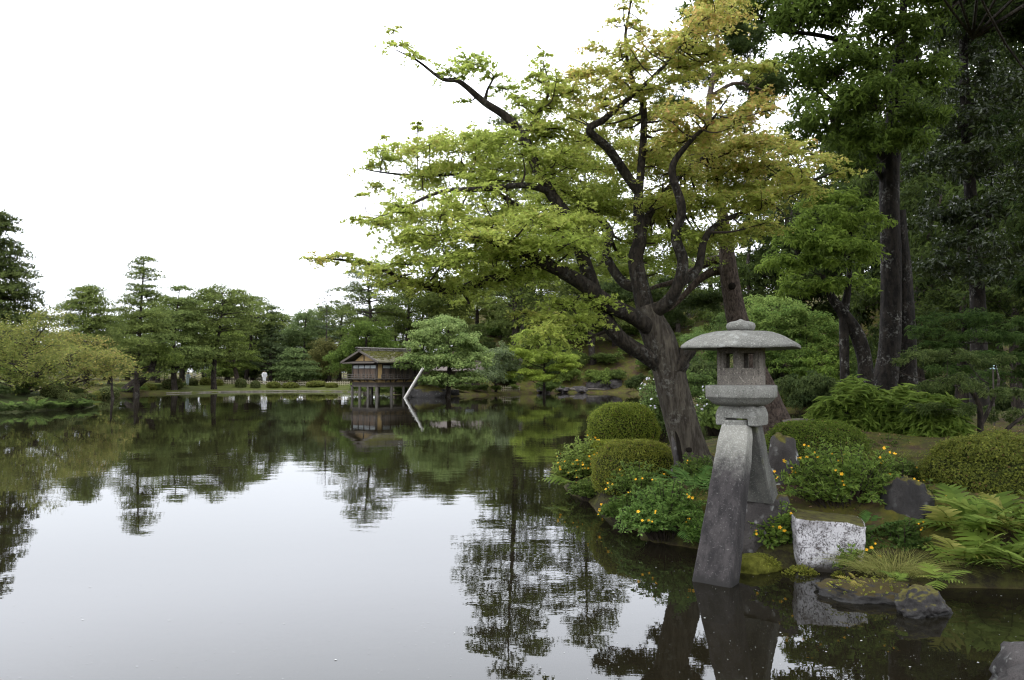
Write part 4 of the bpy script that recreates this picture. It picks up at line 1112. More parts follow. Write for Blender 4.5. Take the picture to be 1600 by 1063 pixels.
    for _ in range(70):
        q = pads[rg.integers(0, len(pads))]
        if q[1] < 330 or q[0] < 640: allp.append((q[0] + rg.normal(-q[2] * .35, q[2] * .8), q[1] + rg.normal(-q[2] * .35, q[2] * .45), rg.uniform(7, 14), q[3] + rg.normal(0, .5), q[4], .9))
    for (px, py, rp, dy, orr, w) in allp:
        if 900 < px < 1130 and 180 < py < 450: dy = dy + .75
        orr = orr * 1.08
        Y = Y0 + dy
        c = W(px, py, Y); rx = rp * 1.22 * Y / FPX
        n = int(405 * rx * rx / .16 * w) + 25
        maple_sprays(rg, c, rx, rx * .24, n, max(6, int(8 + 14 * rx)), orr, A, TW)
        # twig back to the nearest limb
        d = np.linalg.norm(SK[:, :3] - c, axis=1) + .5 * np.maximum(0, SK[:, 2] - c[2]) 
        k = int(np.argmin(d)); s = SK[k, :3]
        L = np.linalg.norm(s - c)
        if L > .05:
            m = (s + c) / 2 + np.array([rg.normal(0, .06), rg.normal(0, .06), -.08 * L]) 
            Pt = catmull(np.array([s, m, c]), 5)
            r0 = min(SK[k, 3] * .5, .012 + .016 * L)
            V, F = tube(Pt, np.linspace(r0, .006, len(Pt)), 5); TW.add(V, F)
    obj("crown", A.mesh("crown", off=base), t, M_LEAF)
    obj("twigs", TW.mesh("twigs", off=base), t, M_TWIG, kind="stuff")
build_maple()

# ------------------------------------------------------------------ tree builders
def trunk_mesh(P, rad, sides=12, rough=.05, seed=0):
    V, F = tube(P, rad, sides, rough=rough, seed=seed); return V, F

def clump_crown(rg, blobs, leaf, dens, c1, c2, A, TW=None, root=None, sub=None, tpl=T_LEAF, flat=.75, up=.6, jit=.2, twr=.03, shell=.5, vclump=.14):
    """blobs: (centre, radii). leaf clumps sit on and inside each blob, leaving gaps"""
    for c, r in blobs:
        c = np.array(c, float); r = np.array(r, float)
        rm = r.mean(); k = sub or int(max(8, 26 * (rm / 1.0) ** .6))
        D = norm(rg.normal(size=(k, 3))); D[:, 2] = np.where(D[:, 2] < -.45, -D[:, 2] * .6, D[:, 2])
        cc = c + D * r * rg.uniform(shell, 1.0, (k, 1))
        area = 4 * np.pi * rm * rm
        n = int(dens * area / (leaf * leaf * .3))
        idx = rg.integers(0, k, n)
        cr = rm * rg.uniform(.24, .42, k)
        g = rg.normal(0, 1, (n, 3)); g = norm(g) * (rg.random((n, 1)) ** .45)
        P = cc[idx] + g * cr[idx][:, None] * np.array([1, 1, flat])
        out = norm((P - c) / r)
        Nn = norm(out * .5 + g * .5 + np.array([0, 0, up]) + rg.normal(0, .5, (n, 3)))
        cb = rg.normal(0, vclump, k)[idx]
        f = np.clip(rg.beta(2, 2, n) + cb, 0, 1)[:, None]
        C = np.clip((np.array(c1) * (1 - f) + np.array(c2) * f) * (1 + rg.normal(0, jit, (n, 1))), .004, 1)
        V, F, Cc = scatter(tpl, P, Nn, leaf * rg.uniform(.7, 1.3, n), C, norm(g + rg.normal(0, .5, (n, 3)) + np.array([0, 0, -.2])), rg)
        A.add(V, F, Cc)
        if TW is not None:
            s = np.array(root(c)) if root else c
            Pt = catmull(np.array([s, (s + c) / 2 + np.array([0, 0, -.06 * np.linalg.norm(c - s)]), c]), 4)
            V, F = tube(Pt, np.linspace(twr * rm, twr * .35 * rm, len(Pt)), 6); TW.add(V, F)
            for q in range(0, k, 2):
                V, F = tube(np.array([c, (c + cc[q]) / 2 + np.array([0, 0, .05 * rm]), cc[q]]), [twr * .35 * rm, twr * .22 * rm, twr * .08 * rm], 4); TW.add(V, F)

def finish_tree(t, base, A, TW, trunkVF, leafmat, bark, twig=None):
    V, F = trunkVF
    obj("trunk", mesh_np("trunk", V - base, F, None, True), t, bark)
    if TW is not None and TW.V: obj("branches", TW.mesh("branches", off=base), t, twig or bark, kind="stuff")
    obj("crown", A.mesh("crown", off=base), t, leafmat)

def along(P):
    def f(c):
        d = np.abs(P[:, 2] - (c[2] - .35 * np.hypot(c[0] - P[:, 0], c[1] - P[:, 1])))
        return P[int(np.argmin(d))]
    return f

def broadleaf(name, label, base, top, rad, blobs, leaf, dens, c1, c2, seed, bend=None, tpl=T_LEAF, mat=None, bark=None, group=None, **k):
    rg = np.random.default_rng(seed)
    base = np.array(base, float); top = np.array(top, float)
    mids = [np.array(b) for b in bend] if bend else [(base + top) / 2 + rg.normal(0, .02, 3) * np.linalg.norm(top - base)]
    P = catmull(np.vstack([base - np.array([0, 0, .3]), *mids, top]), 10)
    rr = np.interp(np.linspace(0, 1, len(P)), [0, .06, .3, 1], [rad * 1.35, rad * 1.05, rad * .9, rad * .25])
    A, TW = Acc(), Acc()
    clump_crown(rg, blobs, leaf, dens, c1, c2, A, TW, along(P), tpl=tpl, **k)
    t = thing(name, label, "tree", base, 0, group)
    finish_tree(t, base, A, TW, tube(P, rr, 16, rough=.05, seed=seed), mat or M_LEAF, bark or M_BARK_DARK)
    return t

def pine(name, label, base, h, tiers, seed, lean=(0, 0), rad=.2, tuft=.16, c1=(0.030, 0.050, 0.018), c2=(0.075, 0.105, 0.032), padr=.9, dens=1.0, bark=None, bend=0.0, group=None, tpl=None, start=.22, rz=.22):
    """tiers: (height fraction, spread radius, number of pads); foliage in flat cloud pads on near-horizontal boughs"""
    rg = np.random.default_rng(seed)
    base = np.array(base, float)
    n = 9; z = np.linspace(0, 1, n)
    ax = np.stack([base[0] + lean[0] * z ** 1.2 + bend * np.sin(z * 4 + seed), base[1] + lean[1] * z + bend * .5 * np.sin(z * 5 + seed * 2), base[2] + h * z * .97], -1)
    ax[0, 2] -= .2
    P = catmull(ax, 6)
    rr = np.interp(np.linspace(0, 1, len(P)), [0, .05, 1], [rad * 1.3, rad, rad * .12])
    A, TW = Acc(), Acc()
    for fz, R_, npad in tiers:
        npad = int(npad * 1.7 + .5); a0 = rg.uniform(0, 6.283)
        for q in range(npad):
            a = a0 + q / npad * 6.283 + rg.uniform(-.35, .35)
            rr_ = R_ * rg.uniform(.35, 1.0) if npad > 1 else 0
            zz = np.clip(fz + rg.normal(0, .018), .02, 1.0)
            pc = np.array([np.interp(zz, z, ax[:, i]) for i in range(3)])
            c = pc + np.array([math.cos(a) * rr_, math.sin(a) * rr_, rg.normal(0, .03) * h * .3 - .05 * rr_])
            pr = padr * rg.uniform(.7, 1.25) * (0.55 + .45 * min(1, R_ / 2.0))
            m = int(dens * pr * pr * 3.14 / (tuft * tuft) * 1.7)
            th = rg.uniform(0, 6.283, m); ql = np.sqrt(rg.random(m)) * (1 + .25 * np.sin(3 * th + a) + .15 * np.sin(7 * th + 2 * a))
            el = rg.uniform(.75, 1.0)
            X = np.cos(th) * ql * pr; Yv = np.sin(th) * ql * pr * el
            Zv = rz * pr * (1 - ql ** 2) + rg.normal(0, .10 * pr, m)
            Q = c + np.stack([X, Yv, Zv], -1)
            Nn = norm(np.stack([X / pr * .7, Yv / pr * .7, np.full(m, .75)], -1) + rg.normal(0, .35, (m, 3)))
            C = colors(m, c1, c2, rg, .18, rg.normal(0, .12))
            V, F, Cc = scatter(tpl or T_TUFT4, Q, Nn, tuft * rg.uniform(.75, 1.25, m), C, rg=rg)
            A.add(V, F, Cc)
            s = pc - np.array([0, 0, .10 * rr_])
            Pt = catmull(np.array([s, (s + c) / 2 + np.array([0, 0, .06 * rr_]), c - np.array([0, 0, .05])]), 4)
            V, F = tube(Pt, np.linspace(max(.02, rad * .32 * (1 - fz * .6)), .012, len(Pt)), 5); TW.add(V, F)
    t = thing(name, label, "tree", base, 0, group)
    finish_tree(t, base, A, TW, tube(P, rr, 12, rough=.06, seed=seed), M_NEEDLE, bark or M_BARK_DARK)
    return t

def at_px(px, Y):
    x = TX(px, Y); return np.array([x, Y, gz(x, Y)])
def zpx(py, Y): return W(800, py, Y)[2]

# ------------------------------------------------------------------ left shore
def tiers_cone(n, r0, r1, f0=.25, f1=1.0, npad=5, p=1.0):
    out = []
    for i in range(n):
        u = i / (n - 1); f = f0 + (f1 - f0) * u
        Rr = r0 + (r1 - r0) * u ** p
        out.append((f, Rr, max(1, int(round(npad * (0.35 + .65 * Rr / max(r0, r1)))))))
    return out
def pine_px(label, px, ytop, Y, tiers, seed, **k):
    b = at_px(px, Y); h = zpx(ytop, Y) - b[2]
    return pine(k.pop("name", "pine_tree"), label, b, h, tiers, seed, **k)
PB1, PB2 = (0.056, 0.080, 0.020), (0.14, 0.172, 0.042)
pine_px("tall dark pine cut by the left frame edge", -8, 335, 52, tiers_cone(13, 3.4, .6, .18, 1, 9), 101, rad=.3, padr=1.15, tuft=.25, c1=(0.030, 0.046, 0.013), c2=(0.08, 0.10, 0.026))
pine_px("dense rounded pine behind the left maple, against the sky", 136, 446, 78, tiers_cone(11, 3.9, .9, .2, 1, 8, 1.5), 102, rad=.28, padr=1.2, tuft=.24, c1=PB1, c2=PB2)
pine_px("tallest slender pine with tiered boughs on the left shore", 214, 400, 72, tiers_cone(13, 3.4, .8, .2, 1, 6, .85), 103, rad=.26, padr=1.0, tuft=.2, c1=PB1, c2=PB2, rz=.15, lean=(.5, 0))
pine_px("broad pine with layered boughs right of the tallest pine", 275, 448, 80, [(.26, 3.6, 7), (.33, 4.0, 8), (.4, 4.0, 9), (.52, 3.6, 8), (.64, 3.2, 8), (.76, 2.8, 7), (.88, 2.0, 5), (1, .8, 2)], 104, rad=.3, padr=1.25, tuft=.24, c1=(0.065, 0.092, 0.027), c2=(0.15, 0.19, 0.05), bend=.3)
pine_px("tall open-crowned pine with the highest flat top of the far shore group", 340, 452, 84, [(.34, 2.6, 4), (.44, 2.6, 4), (.52, 3.0, 4), (.62, 3.6, 6), (.72, 4.4, 8), (.82, 4.6, 10), (.92, 4.0, 9), (.99, 2.6, 5)], 105, rad=.3, padr=1.15, tuft=.24, c1=PB1, c2=PB2, bend=.4)
pine_px("flat-topped pine behind, right of the highest far shore pine", 388, 462, 97, [(.34, 2.6, 4), (.45, 2.6, 4), (.58, 3.0, 6), (.7, 3.6, 7), (.8, 3.8, 8), (.9, 3.4, 7), (.98, 2.0, 4)], 106, rad=.28, padr=1.15, tuft=.25, c1=PB1, c2=PB2, bend=.3)
pine_px("smaller bright green leaning pine by the far fence", 372, 512, 91.5, [(.32, 2.6, 5), (.45, 2.8, 6), (.58, 2.4, 6), (.72, 2.2, 6), (.86, 1.7, 5), (.98, .8, 3)], 107, rad=.3, padr=.95, tuft=.24, c1=(0.06, 0.085, 0.018), c2=(0.14, 0.18, 0.034), lean=(-1.6, 0), bark=M_BARK_PINE)
pine_px("slim pointed fir standing behind the far fence", 423, 478, 97, tiers_cone(12, 2.7, .35, .2, 1, 6, 1.0), 108, name="fir_tree", rad=.22, padr=.85, tuft=.24, c1=(0.038, 0.055, 0.024), c2=(0.08, 0.105, 0.04), rz=.1)
pine_px("low spreading pine on the lawn beside the far fence", 462, 545, 92, [(.16, 2.0, 6), (.3, 2.3, 8), (.46, 2.2, 8), (.62, 1.9, 7), (.8, 1.4, 5), (.97, .7, 3)], 109, rad=.2, padr=1.0, tuft=.24, c1=(0.055, 0.085, 0.03), c2=(0.125, 0.17, 0.055))
pine_px("dim pine standing between the tallest pine and the broad pine", 248, 470, 92, [(.25, 3, 5), (.4, 3.2, 6), (.55, 3, 6), (.7, 2.8, 6), (.85, 2.2, 5), (.98, 1, 2)], 110, rad=.28, padr=1.2, tuft=.26, c1=PB1, c2=PB2, bend=.3)
pine_px("low dark pine behind the left maple beside the rounded pine", 172, 495, 84, tiers_cone(7, 2.8, .8, .2, 1, 7), 111, rad=.22, padr=1.1, tuft=.25, c1=PB1, c2=PB2)
pine_px("sparse tall pine with thin top behind the teahouse trees", 510, 452, 98, [(.5, 1.8, 3), (.6, 2.0, 3), (.7, 1.8, 3), (.8, 1.5, 3), (.9, 1.0, 2), (1, .3, 1)], 112, rad=.16, padr=.5, tuft=.24, c1=(0.035, 0.05, 0.03), c2=(0.075, 0.095, 0.05), dens=.8)
pine_px("tall airy pine right above the teahouse roof", 575, 408, 84, [(.36, 3.0, 5), (.46, 3.6, 6), (.55, 3.9, 8), (.64, 4.2, 9), (.73, 4.0, 9), (.82, 3.4, 8), (.91, 2.5, 6), (.99, 1.2, 3)], 113, rad=.3, padr=1.0, tuft=.24, c1=(0.048, 0.07, 0.02), c2=(0.12, 0.15, 0.036), bend=.3)

pine_px("very tall pine behind the maple crown, left one", 800, 175, 84, [(.2, 3.6, 4), (.28, 4.0, 5), (.36, 4.4, 5), (.42, 4.5, 6), (.5, 5.2, 7), (.58, 5.6, 7), (.66, 5.4, 7), (.74, 5.2, 7), (.82, 4.8, 7), (.9, 3.8, 6), (.98, 1.8, 3)], 114, rad=.4, padr=1.7, tuft=.38, c1=PB1, c2=PB2, bend=.4)
pine_px("very tall pine behind the maple crown, right one", 920, 215, 88, [(.2, 4.0, 4), (.28, 4.4, 5), (.35, 5.0, 5), (.45, 5.6, 6), (.55, 5.8, 7), (.65, 5.6, 7), (.75, 5.2, 7), (.85, 4.2, 6), (.95, 2.4, 4)], 115, rad=.4, padr=1.7, tuft=.38, c1=PB1, c2=PB2, bend=.4)

def blob_px(px, py, Y, rx, rz, ry=None):
    s = Y / FPX
    return (W(px, py, Y), (rx * s, (ry or rx) * s, rz * s))
# left maple: layered sprays
def layered_maple(label, px, Y, pads, seed, leaf, c1, c2, orange, rad=.16, top_py=None, dens=1.0, name="maple_tree", stems=((0, 0),)):
    rg = np.random.default_rng(seed)
    b = at_px(px, Y); A, TW = Acc(), Acc()
    P = None
    top = W(px + stems[0][0], top_py, Y)
    ax = catmull(np.array([b - np.array([0, 0, .2]), (b * .6 + top * .4) + rg.normal(0, .12, 3), top]), 8)
    for (qx, qy, rp, dy, orr) in pads:
        for w in range(2):
            c = W(qx + w * rg.normal(0, rp * .5), qy + w * rg.normal(0, rp * .15), Y + dy + w * rg.normal(0, .8)); rx = rp * Y / FPX
            n = int(dens * 2.7 * rx * rx / (leaf * leaf)) + 20
            maple_sprays(rg, c, rx, rx * .32, n, max(6, int(5 + 4 * rx)), orr * orange, A, TW, leaf, c1, c2, T_TRI if leaf > .2 else T_BROAD, twr=.012)
            s = along(ax)(c)
            V, F = tube(catmull(np.array([s, (s + c) / 2 + np.array([0, 0, -.1]), c]), 4), np.linspace(rad * .35, .015, 9), 5); TW.add(V, F)
    t = thing(name, label, "tree", b)
    finish_tree(t, b, A, TW, tube(ax, np.interp(np.linspace(0, 1, len(ax)), [0, .1, 1], [rad * 1.3, rad, rad * .3]), 12, rough=.06, seed=seed), M_LEAF, M_BARK_DARK)
    return t
LM1, LM2 = (0.046, 0.068, 0.012), (0.115, 0.135, 0.026)
layered_maple("spreading yellow green maple on the near left bank, at the frame edge", 42, 46, [(10, 520, 55, 0, .5), (60, 515, 50, .5, .5), (-30, 545, 60, 0, .3), (25, 545, 55, -1, .4), (80, 540, 50, -.5, .6), (110, 555, 45, -1, .5), (20, 570, 50, -1.5, .3), (70, 575, 50, -1.5, .4), (0, 590, 40, -1.2, .2), (100, 590, 35, -.6, .3), (50, 600, 30, -1.4, .2), (-40, 580, 50, 0, .2)], 121, .13, LM1, LM2, .22, .2, 540)
layered_maple("orange-tinged maple right of the trunk on the left bank", 112, 50, [(95, 530, 40, .5, .7), (135, 535, 36, .6, .9), (115, 560, 44, -.8, .7), (150, 560, 36, -.4, .9), (165, 580, 26, -.4, .8), (130, 585, 36, -1, .6), (100, 600, 28, -.8, .3), (150, 600, 18, -.5, .7), (175, 565, 24, 0, .6), (80, 560, 40, 0, .5)], 122, .13, LM1, LM2, .3, .18, 545)
layered_maple("light maple under the tallest pine on the left shore", 178, 62, [(175, 555, 28, 0, .4), (190, 570, 24, 0, .4), (205, 580, 18, 0, .2), (170, 585, 26, -.5, .3)], 123, .2, LM1, LM2, .6, .12, 565)
layered_maple("small bright maple between the far pine trunks", 258, 86, [(250, 570, 20, 0, .1), (268, 575, 18, 0, .1), (262, 585, 16, -.5, .1), (330, 575, 18, 1, 0), (318, 582, 16, 1, 0)], 124, .24, (0.07, 0.11, 0.02), (0.14, 0.18, 0.035), .3, .1, 572)

# ------------------------------------------------------------------ trees round the teahouse and on the far hill
FG1, FG2 = (0.034, 0.05, 0.011), (0.085, 0.108, 0.02)
def bl_px(name, label, px, Y, ytop, blobs, leaf, dens, c1, c2, seed, rad=.25, group=None, lean=0, **k):
    b = at_px(px, Y)
    top = W(px + lean, ytop + 12, Y)
    return broadleaf(name, label, b, top, rad, [blob_px(bx, by, Y + dy, rx, rz) for (bx, by, rx, rz, dy) in blobs], leaf, dens, c1, c2, seed, group=group, **k)
bl_px("evergreen_tree", "rounded dark green tree directly behind the teahouse roof", 572, 80, 505, [(575, 525, 36, 26, 0), (550, 550, 30, 26, 0), (600, 548, 28, 26, 0), (530, 570, 26, 24, 1)], .26, 1.2, (0.045, 0.075, 0.014), (0.10, 0.145, 0.026), 131)
bl_px("evergreen_tree", "olive bronze tree left of the teahouse beyond the lawn", 515, 96, 528, [(515, 552, 30, 24, 0), (497, 572, 24, 20, 0), (535, 575, 24, 22, 0)], .28, 1.1, (0.05, 0.055, 0.016), (0.11, 0.105, 0.03), 132)
bl_px("broadleaf_tree", "pale feathery tree in the gap left of the teahouse", 478, 104, 484, [(478, 500, 22, 18, 0), (468, 525, 30, 24, 0), (497, 525, 26, 26, 0), (450, 535, 24, 22, 1)], .3, .9, (0.05, 0.08, 0.025), (0.11, 0.145, 0.05), 133)
bl_px("willow_like_tree", "light grey green tree leaning over the water beside the teahouse", 700, 67, 490, [(690, 512, 40, 24, 0), (665, 540, 38, 26, -.5), (715, 540, 40, 28, 0), (655, 568, 34, 22, -1), (700, 572, 44, 24, -1), (740, 565, 36, 24, 0), (685, 595, 36, 14, -1.2), (730, 592, 30, 14, -.6)], .22, 1.1, (0.08, 0.125, 0.035), (0.19, 0.24, 0.075), 134, tpl=T_BROAD, rad=.22, flat=.5)
bl_px("maple_tree", "fresh green maple drooping over the shore at the hill foot", 850, 76, 500, [(840, 530, 44, 14, -2), (810, 555, 36, 12, -2.5), (860, 560, 46, 14, -2), (820, 585, 34, 10, -2.6), (850, 592, 32, 9, -2.4), (885, 575, 30, 12, -2)], .2, 1.2, (0.12, 0.18, 0.024), (0.26, 0.31, 0.05), 135, rad=.14, flat=.35)
bl_px("evergreen_tree", "glossy grey green shrubby tree between the pale tree and the maple", 775, 74, 535, [(775, 560, 30, 26, -1), (765, 590, 28, 18, -2), (795, 580, 22, 20, -1)], .22, 1.1, (0.075, 0.11, 0.04), (0.17, 0.215, 0.085), 136, mat=M_GLOSSY, rad=.14)
bl_px("evergreen_tree", "dark spreading tree above the pale leaning tree", 640, 92, 440, [(640, 478, 46, 30, 0), (605, 500, 36, 24, 0), (690, 470, 44, 30, 0), (650, 515, 40, 24, 0)], .28, 1.1, FG1, FG2, 137, rad=.35)
PROTO = []
def forest_proto(seed, c1, c2):
    rg = np.random.default_rng(seed); A, TW = Acc(), Acc()
    P = catmull(np.array([(0, 0, -.6), (rg.normal(0, .1), 0, 3), (rg.normal(0, .3), rg.normal(0, .3), 6), (rg.normal(0, .4), 0, 9)]), 6)
    blobs = [((0, 0, 8.2), (2.0, 2.0, 1.7))]
    for q in range(9):
        a = q * 2.4 + rg.uniform(-.3, .3); z = 6.9 - q * .55; r = 1.4 + .16 * q + rg.uniform(-.3, .3)
        blobs.append(((math.cos(a) * r, math.sin(a) * r, z), (1.75, 1.75, 1.15)))
    clump_crown(rg, blobs, .30, .75, c1, c2, A, TW, along(P), flat=.55, twr=.02)
    V, F = tube(P, np.linspace(.3, .06, len(P)), 10, rough=.05, seed=seed)
    return mesh_np("trunk", V, F, None, True), TW.mesh("branches"), A.mesh("crown")
for q in range(6):
    ms_ = forest_proto(600 + q, *[((0.035, 0.056, 0.012), (0.095, 0.122, 0.025)), ((0.048, 0.075, 0.014), (0.13, 0.165, 0.03)), ((0.028, 0.045, 0.011), (0.075, 0.10, 0.022)), ((0.055, 0.075, 0.016), (0.145, 0.165, 0.035)), ((0.011, 0.019, 0.004), (0.034, 0.048, 0.009)), ((0.013, 0.022, 0.005), (0.042, 0.062, 0.011))][q])  # last two: deep shade of the right wood put into darker leaf colours
    ms_[0].materials.append(M_BARK_DARK); ms_[1].materials.append(M_BARK_DARK); ms_[2].materials.append(M_LEAF)
    PROTO.append(ms_)
def forest_tree(px, Y, ytop, wpx, q, label, group, rz):
    b = at_px(px, Y); h = W(px, ytop, Y)[2] - b[2]; sx = wpx * Y / FPX / 3.6; sz = h / 9.7
    t = thing("forest_tree", label, "tree", b, rz, group)
    for nm, me in zip(("trunk", "branches", "crown"), PROTO[q]):
        o = obj(nm, me, t); o.scale = (sx, sx, sz)
        if nm == "branches": o["kind"] = "stuff"
rgf = np.random.default_rng(77)
for (px, Y, yt, w) in [(660, 100, 462, 40), (700, 92, 450, 44), (745, 96, 448, 46), (700, 108, 432, 48), (800, 94, 440, 52), (845, 100, 412, 54), (905, 94, 425, 52), (960, 92, 408, 54), (1010, 96, 420, 54), (1060, 90, 400, 56), (770, 116, 415, 56), (880, 116, 388, 60), (980, 116, 384, 60), (1110, 100, 390, 58), (1160, 94, 400, 58), (720, 122, 440, 52), (740, 84, 505, 34), (815, 86, 490, 38)]:
    forest_tree(px, Y, yt, w, int(rgf.integers(0, 4)), "dark leafy tree in the wood on the far hill", "dark trees on the wooded hill", rgf.uniform(0, 6.28))
for (px, Y, yt, w) in [(60, 92, 520, 42), (110, 100, 515, 42), (165, 100, 492, 46), (200, 102, 484, 48), (240, 100, 472, 52), (285, 102, 466, 54), (320, 104, 470, 52), (355, 102, 474, 52), (395, 106, 488, 50), (425, 108, 500, 46), (440, 110, 490, 48), (480, 112, 488, 50), (530, 106, 470, 54), (505, 114, 478, 48), (590, 104, 490, 48), (620, 98, 480, 46), (-20, 80, 500, 60)]:
    forest_tree(px, Y, yt, w, int(rgf.integers(0, 4)), "leafy tree in the dim belt behind the shore pines", "trees in the belt behind the far shore", rgf.uniform(0, 6.28))
# trunks that show on the hill
for k, (px, Y, y0, y1, w, lean, lb) in enumerate([(918, 95, 545, 440, 12, -10, "pale bare trunk standing on the hill left of the maple"), (1080, 97, 520, 420, 13, 0, "grey trunk on the hill between the maple and the red pine"), (812, 84, 600, 500, 9, 4, "thin grey trunk on the hill behind the drooping maple")]):
    b = at_px(px, Y); top = W(px + lean, y1, Y)
    P = catmull(np.array([b - np.array([0, 0, .3]), (b + top) / 2 + np.array([.1, 0, 0]), top, top + np.array([0, 0, 3.0])]), 6)
    rg = np.random.default_rng(170 + k); A, TW = Acc(), Acc()
    t = thing("hill_tree", lb, "tree", b)
    clump_crown(rg, [(top + np.array([0, 0, 3.2]), (3, 3, 2.2)), (top + np.array([1.5, 0, 2.2]), (2, 2, 1.4))], .3, .4, FG1, (0.07, 0.10, 0.025), A, TW, along(P))
    finish_tree(t, b, A, TW, tube(P, np.linspace(w * Y / FPX / 2 * 1.1, w * Y / FPX / 2 * .5, len(P)), 12, rough=.06, seed=k), M_LEAF, M_BARK_PALE)
# bushes on the slope, and undergrowth below the belt of trees
SHPROTO = []
for q in range(5):
    A, TW = Acc(), Acc(); rg = np.random.default_rng(200 + q)
    blobs = [((rg.uniform(-1, 1), rg.uniform(-1, 1), rg.uniform(.6, 1.5)), (1.1, 1.1, .75)) for _ in range(6)]
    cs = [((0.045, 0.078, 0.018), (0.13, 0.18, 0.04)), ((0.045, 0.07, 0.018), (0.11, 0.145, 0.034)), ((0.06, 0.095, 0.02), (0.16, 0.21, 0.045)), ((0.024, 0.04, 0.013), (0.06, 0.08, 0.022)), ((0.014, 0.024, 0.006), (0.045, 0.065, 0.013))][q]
    clump_crown(rg, blobs, .24, .9, *cs, A, TW, lambda c_: np.array([0, 0, -.1]), flat=.5, twr=.015)
    SHPROTO.append((set_mat(A.mesh("foliage"), M_LEAF), set_mat(TW.mesh("stem"), M_BARK_DARK)))
def under_shrub(px, Y, w, h, q, label, group, rz, name="hillside_shrub"):
    b = at_px(px, Y); t = thing(name, label, "shrub", b, rz, group); s = Y / FPX
    for nm, me in zip(("foliage", "stem"), SHPROTO[q]):
        o = obj(nm, me, t); o.scale = (w * s / 4, w * s / 4, h * s / 2.2)
        if nm == "stem": o["kind"] = "stuff"
rgs = np.random.default_rng(91)
for py_, Yb in ((0, 78), (1, 83), (2, 88), (3, 94)):
    for px in range(655 + 12 * py_, 1120, 38):
        if py_ == 0 and (px < 690 or 870 < px < 960): continue
        under_shrub(px + rgs.uniform(-10, 10), Yb + rgs.uniform(-1.5, 1.5), rgs.uniform(44, 66), rgs.uniform(20, 38), int(rgs.integers(0, 4)), "leafy green shrub on the wooded far slope", "shrubs on the far slope", rgs.uniform(0, 6.28))
for px in list(range(-10, 250, 30)) + list(range(340, 640, 30)):
    under_shrub(px + rgs.uniform(-8, 8), 99 + rgs.uniform(-2, 3), rgs.uniform(42, 60), rgs.uniform(26, 44), int(rgs.integers(0, 4)), "leafy undergrowth shrub in the dim belt behind the shore pines", "undergrowth behind the shore pines", rgs.uniform(0, 6.28), "undergrowth_shrub")
for px in range(-20, 660, 24):
    under_shrub(px + rgs.uniform(-8, 8), 116 + rgs.uniform(-3, 3), rgs.uniform(46, 60), rgs.uniform(44, 60), int(rgs.choice([1, 3, 4])), "leafy undergrowth shrub in the dim belt behind the shore pines", "undergrowth behind the shore pines", rgs.uniform(0, 6.28), "undergrowth_shrub")
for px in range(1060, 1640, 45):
    under_shrub(px + rgs.uniform(-10, 10), 50 - (px - 1060) * .04 + rgs.uniform(-2, 2), rgs.uniform(80, 110), rgs.uniform(60, 90), int(rgs.choice([4, 4, 3])), "dark leafy undergrowth in the right wood", "undergrowth in the right wood", rgs.uniform(0, 6.28), "undergrowth_shrub")

